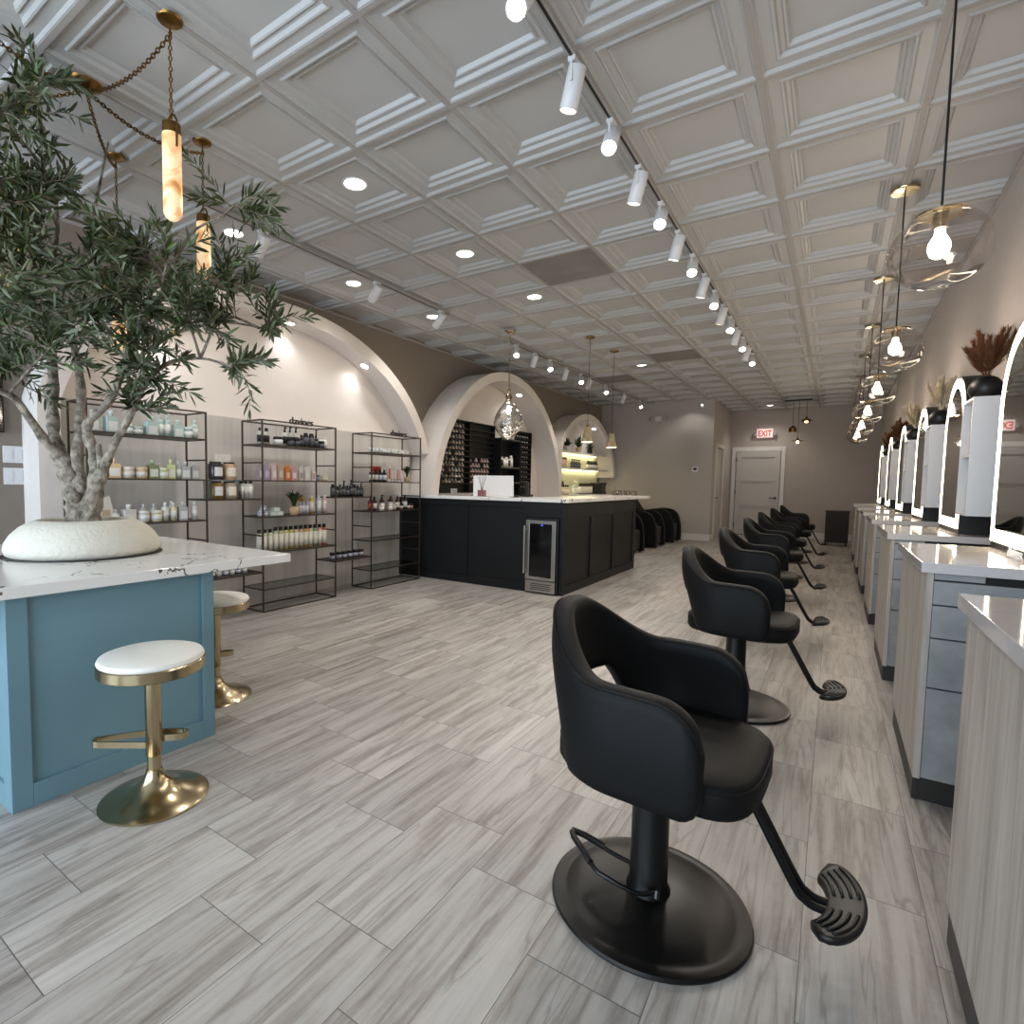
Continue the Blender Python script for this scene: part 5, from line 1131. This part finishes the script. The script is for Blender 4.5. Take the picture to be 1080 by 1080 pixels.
# ------------------------------------------------------------------ salon chairs
def salon_chair():
    t = thing('salon_chair', 'x', 'chair', (0, 0, 0), 0, 'black salon styling chairs')
    # upholstered wrap-around shell: arms and back in one band
    n = 72; A = [];
    hw, xa, xb = 0.262, 0.190, -0.222     # half width, arm front, back
    # plan path of the band's centre line with outward normal
    path = []
    Ls = 0.205
    for i in range(n+1):
        u = i/n
        if u < .2: q = u/.2; path.append((xa-(xa-(xa-Ls))*q, -hw, 0, -1, 0.0, q))
        elif u > .8: q = (1-u)/.2; path.append((xa-Ls*q, hw, 0, 1, 0.0, q))
        else:
            a = -PI/2-PI*(u-.2)/.6; cx_ = xa-Ls; ax_ = cx_-xb
            x = cx_+ax_*math.cos(a)*1.0; y = hw*math.sin(a)
            nx, ny = math.cos(a)/ax_, math.sin(a)/hw; l_ = math.hypot(nx, ny)
            phi = math.degrees(min(abs(a+PI/2), abs(a+3*PI/2)))
            path.append((x, y, nx/l_, ny/l_, phi, 1))
    def sm(a, b, x): q = max(0, min(1, (x-a)/(b-a))); return q*q*(3-2*q)
    rings = []; pip = []
    for (x, y, nx, ny, phi, q) in path:
        s_ = q*Ls if phi == 0 else 1
        zt = 0.706+0.004*q+0.146*sm(13, 86, phi)
        zb = 0.432+0.188*sm(30, 62, phi)
        if phi == 0 and s_ < .11: zt -= .11*(1-math.sqrt(max(0, 1-(1-s_/.11)**2)))*1.0
        if phi == 0 and s_ < .05: zb += .05*(1-math.sqrt(max(0, 1-(1-s_/.05)**2)))
        th = 0.027*(0.55+.45*min(1, s_/.03)) if phi == 0 else 0.027+.003*sm(0, 60, phi)
        ring = []
        m = 9
        def P(z, o):
            lean = -(z-.52)*.11*sm(10, 80, phi) if z > .52 else 0.0
            bulge = .012*math.sin(PI*max(0, min(1, (z-zb)/(zt-zb))))
            return (x+nx*(o+bulge)+lean, y+ny*(o+bulge), z)
        for k in range(m+1): z = zb+.014+(zt-zb-.028)*k/m; ring.append(P(z, th))
        ring += [P(zt-.005, th*.72), P(zt, 0), P(zt-.005, -th*.72)]
        for k in range(m+1): z = zt-.014-(zt-zb-.028)*k/m; ring.append(P(z, -th))
        ring += [P(zb+.005, -th*.72), P(zb, 0), P(zb+.005, th*.72)]
        rings.append(ring); pip.append(P(zt-.010, th*.98))
    MB().loft(rings).build('backrest_shell', M['leather'], t, sharp=False)
    MB().tube(pip, 0.0032, 6).build('piping', M['leather'], t, sharp=False)
    # seat cushion
    def outline(s_, z, front=.285, back=-.235, w=.232):
        P = []
        for i in range(48):
            a = 2*PI*i/48; c, d_ = math.cos(a), math.sin(a)
            e = 2/3.4; x = (abs(c)**e)*(1 if c > 0 else -1); y = (abs(d_)**e)*(1 if d_ > 0 else -1)
            cx_ = (front+back)/2; rx = (front-back)/2
            wide = w+(.030*max(0, (x-.42)/.58) if x > .42 else 0)
            P.append((cx_+x*rx*s_, y*wide*s_, z))
        return P
    MB().loft([outline(.90, .424), outline(.97, .429), outline(1.0, .443), outline(1.0, .482), outline(.985, .501), outline(.95, .511), outline(.7, .517), outline(.35, .519)]).build('seat', M['leather'], t, sharp=False)
    MB().tube(outline(.992, .496), .003, 6, closed=True).build('piping', M['leather'], t, sharp=False)
    MB().box(-.13, -.1, .402, .14, .1, .426).lathe([(.03, .39), (.045, .402), (0, .402)], 20).build('seat_plate', M['blackgloss'], t)
    c = MB(); c.lathe([(0, .03), (.062, .03), (.060, .05), (.052, .07), (.050, .35), (.050, .385), (0, .385)], 36); c.build('column', M['blackgloss'], t)
    MB().lathe([(0, .38), (.022, .38), (.022, .402), (0, .402)], 20).build('piston', M['chrome'], t)
    MB().lathe([(0, 0), (.268, 0), (.271, .006), (.268, .014), (.245, .019), (.236, .017), (.225, .022), (.18, .032), (.11, .040), (.062, .045), (0, .045)], 72).build('base', M['blackgloss'], t)
    P, _ = smooth_path([(-.052, .01, .085), (-.10, -.005, .10), (-.185, -.03, .135), (-.215, -.045, .145), (-.205, -.065, .142), (-.12, -.115, .115), (-.085, -.125, .11), (.0, -.10, .085), (.035, -.048, .075)], [1]*9, 4)
    pd = MB().tube(P, .0065, 8).build('pump_pedal', M['blackgloss'], t)
    MB().tube([(-.13, -.012, .116), (-.185, -.03, .137), (-.215, -.045, .147), (-.205, -.065, .144), (-.13, -.11, .12)], .0095, 8).build('pedal_grip', M['black'], pd)
    MB().lathe([(0, -.012), (.009, -.012), (.009, .012), (0, .012)], 10, (.04, -.052, .075)).build('pivot_bolt', M['chrome'], pd)
    MB().lathe([(0, -.012), (.009, -.012), (.009, .012), (0, .012)], 10, (-.052, .012, .085)).build('pivot_bolt', M['chrome'], pd)
    for sy in (-.018, .018):
        P, _ = smooth_path([(.12, sy, .418), (.215, sy, .412), (.238, sy, .395), (.345, sy, .190), (.372, sy, .155), (.40, sy, .142), (.46, sy, .140)], [1]*7, 5); P = [Vector((p.x, p.y+.02+.075*max(0, (p.x-.12)/.34), p.z)) for p in P]
        MB().tube(P, .0105, 10).build('footrest_tube', M['blackgloss'], t)
    fp = MB(); rin, ro = [], []
    N = 22; rows = []
    for i in range(N+1):
        a = R(-78+156*i/N); endr = min(1, min(i, N-i)/3); e = .55+.45*math.sqrt(endr*(2-endr)) if endr < 1 else 1
        cx_, rc = .388, .070; ang = a*1.0
        hwid = .040*e
        X = cx_+rc*math.cos(ang); Y = .09+.135*math.sin(ang)*1.0
        nx, ny = math.cos(ang), math.sin(ang)*.5; l_ = math.hypot(nx, ny); nx /= l_; ny /= l_
        tilt = .25
        def Q(o, z): return (X+nx*o, Y+ny*o, .152+o*tilt+z)
        rows.append([Q(-hwid, -.010), Q(hwid, -.010), Q(hwid+.002, 0), Q(hwid, .008), Q(hwid*.8, .010), Q(-hwid*.8, .010), Q(-hwid, .008), Q(-hwid-.002, 0)])
    fp.loft(rows); pad = fp.build('footrest_pad', M['black'], t, sharp=False)
    for o in (-.026, -.009, .009, .026):
        for sgn in (-1, 1):
            rb = MB()
            P = []
            for i in range(8):
                a = R(sgn*(14+50*i/7)); X = .388+.070*math.cos(a); Y = .09+.135*math.sin(a); nx, ny = math.cos(a), math.sin(a)*.5; l_ = math.hypot(nx, ny)
                P.append((X+nx/l_*o, Y+ny/l_*o, .152+o*.25+.012))
            rb.tube(P, .0042, 6); rb.build('rubber_rib', M['black'], pad, sharp=False)
    return t
ch0 = salon_chair()
CH = [(-.385, 1.575, 0, -3), (-.40, 3.33, 0, -3), (-.48, 5.05, 0, -2), (-.52, 6.87, 0, -3), (-.55, 8.58, 0, -1), (-.55, 10.35, 0, -4), (-.54, 12.15, 0, 2)]
for k, (x, y, z, a) in enumerate(CH):
    lab = 'black upholstered salon chair with round base and footrest, ' + ['the nearest and largest', 'second from the camera', 'third from the camera', 'fourth from the camera', 'fifth from the camera', 'sixth from the camera', 'farthest from the camera'][k]
    if k == 0: ch0.location = (x, y, z); ch0.rotation_euler = (0, 0, R(a)); ch0['label'] = lab
    else: dup(ch0, (x, y, z), lab, R(a))

# ------------------------------------------------------------------ shampoo chairs by the partition wall
def shampoo():
    t = thing('shampoo_chair', 'x', 'chair', (0, 0, 0), 0, 'black shampoo chairs')
    prof = [(-.72, .05), (-.74, .45), (-.66, .62), (-.45, .70), (-.22, .69), (-.08, .60), (-.02, .44), (0, .25), (0, .05), (-.05, .02), (-.68, .02)]
    pp, _ = smooth_path([(a, b, 0) for a, b in prof], [1]*len(prof), 3); prof = [(p.x, p.y) for p in pp]
    for sy in (-.36, .26): MB().prism(prof, sy, sy+.10, 'y', 0).build('arm', M['leather'], t, bevel=.02)
    MB().box(-.70, -.255, .22, -.10, .255, .46).build('seat', M['leather'], t, bevel=.03)
    MB().box(-.14, -.25, .05, -.05, .25, .40).build('leg_rest', cm('#2a2624', .5), t, bevel=.02)
    MB().loft([[(-.62, -.25, .40), (-.74, -.25, .40), (-.74, .25, .40), (-.62, .25, .40)], [(-.98, -.24, .98), (-1.08, -.24, .95), (-1.08, .24, .95), (-.98, .24, .98)]], smooth=False).build('backrest', M['leather'], t, bevel=.02)
    MB().box(-.60, -.22, 0, -.12, .22, .05).build('base', M['black'], t)
    for sy in (-.2, .2): MB().lathe([(0, 0), (.02, 0), (.02, .03), (0, .03)], 10, (-.03, sy, 0)).build('caster', M['black'], t)
    return t
sh = shampoo()
for k, (x, y, lab) in enumerate(((-2.76, 9.72, 'nearest, mostly hidden by the desk'), (-2.72, 11.02, 'middle of three'), (-2.70, 12.30, 'farthest, right beside the partition wall'))):
    L_ = 'black shampoo chair with curved solid arms, ' + lab
    if k == 0: sh.location = (x, y, 0); sh['label'] = L_
    else: dup(sh, (x, y, 0), L_)

# ------------------------------------------------------------------ trolley, signs and small fittings at the back
t = thing('drawer_trolley', 'dark cherry and black drawer trolley by the back wall', 'trolley', (0.08, 14.0, 0))
MB().box(-.20, -.17, .06, .20, .17, .70).build('body', M['darkwood'], t)
for k in range(5): o = MB().box(-.19, -.19, .08+k*.12, .19, -.171, .185+k*.12).build('drawer', M['darkwood'], t); MB().box(-.05, -.2, .15+k*.12, .05, -.191, .165+k*.12).build('drawer_handle', M['black'], o)
MB().box(-.21, -.18, .70, .21, .18, .72).build('top', M['darkwood'], t)
for sx in (-.17, .17):
    for sy in (-.14, .14): MB().tube([(sx-.012, sy, .03), (sx+.012, sy, .03)], .03, 12).build('caster', M['black'], t)
t = thing('exit_sign', 'white exit sign with red letters and two lamp heads above the back door', 'sign', (-1.45, YB, 2.49))
MB().box(-.17, -.06, -.10, .17, 0, .11).build('housing', M['exitwhite'], t, bevel=.008)
xo = text_mesh('EXIT', .20, .003, M['red'], 'letters', t, (0, -.064, -.068), (R(90), 0, 0), bevel=.004); xo.scale = (.72, 1, 1)
for sx in (-1, 1):
    MB().lathe([(0, -.03), (.05, -.03), (.045, .02), (.02, .05), (0, .05)], 18, (sx*.215, -.05, -.02)).build('lamp_head', cm('#8f8a86', .5), t)
t = thing('emergency_light', 'twin head emergency light on the partition wall', 'emergency light', (-3.34, YP, 2.70))
MB().box(-.10, -.05, -.05, .10, 0, .05).build('housing', M['trim'], t, bevel=.01)
for sx in (-1, 1): MB().lathe([(0, -.05), (.055, -.045), (.065, 0), (.045, .04), (0, .05)], 20, (sx*.13, -.07, 0)).build('lamp_head', cm('#a9a49f', .4), t)
t = thing('thermostat', 'small white thermostat on the partition wall', 'thermostat', (-2.535, YP, 1.56)); MB().box(-.06, -.02, -.055, .06, 0, .055).build('housing', M['white'], t, bevel=.004); MB().box(-.035, -.023, -.02, .035, -.0201, .03).build('display', M['screen'], t)
t = thing('wall_sensor', 'small white sensor with a bright dot high on the partition wall', 'sensor', (-2.44, YP, 2.94)); MB().box(-.03, -.03, -.04, .03, 0, .04).build('housing', M['white'], t, bevel=.005); MB().lathe([(0, 0), (.012, 0), (.012, .01), (0, .01)], 12, (0, -.036, 0)).build('indicator', M['down'], t)
t = thing('cluster_pendant', 'three small mixed pendants hanging from one black bar near the back wall', 'pendant lamp', (-.72, 13.8, H))
MB().box(-.24, -.04, -.03, .26, .04, -.005).build('ceiling_bar', M['black'], t)
for k, (dx, z, kd) in enumerate(((-.07, -.58, 0), (.03, -.85, 1), (.17, -.42, 2))):
    MB().tube([(dx, 0, -.03), (dx, 0, z)], .004, 6).build('cord', M['black'], t)
    if kd == 0: sh_ = MB().lathe([(0, z+.03), (.02, z+.03), (.05, z), (.07, z-.02), (.07, z-.10), (.065, z-.10), (.065, z-.02), (0, z)], 20, (dx, 0, 0)).build('shade', M['oldbrass'], t)
    elif kd == 1: sh_ = MB().lathe([(0, z+.04), (.015, z+.04), (.03, z), (.12, z-.02), (.12, z-.026), (.02, z-.01), (0, z-.01)], 24, (dx, 0, 0)).build('shade', M['oldbrass'], t)
    else: sh_ = MB().lathe([(0, z+.05), (.015, z+.05), (.03, z+.01), (.085, z-.01), (.085, z-.05), (.08, z-.05), (.08, z-.015), (0, z)], 24, (dx, 0, 0)).build('shade', M['oldbrass'], t)
    MB().lathe([(0, z-.015), (.022, z-.025), (.03, z-.05), (.018, z-.072), (0, z-.076)], 14, (dx, 0, 0)).build('bulb', M['amber'], sh_)
l = bpy.data.lights.new('cluster_light', 'POINT'); l.energy = 5; l.shadow_soft_size = .05; l.color = (1, .85, .6); lo = bpy.data.objects.new('cluster_light', l); col.objects.link(lo); lo.parent = t; lo.location = (.05, 0, -1.0)
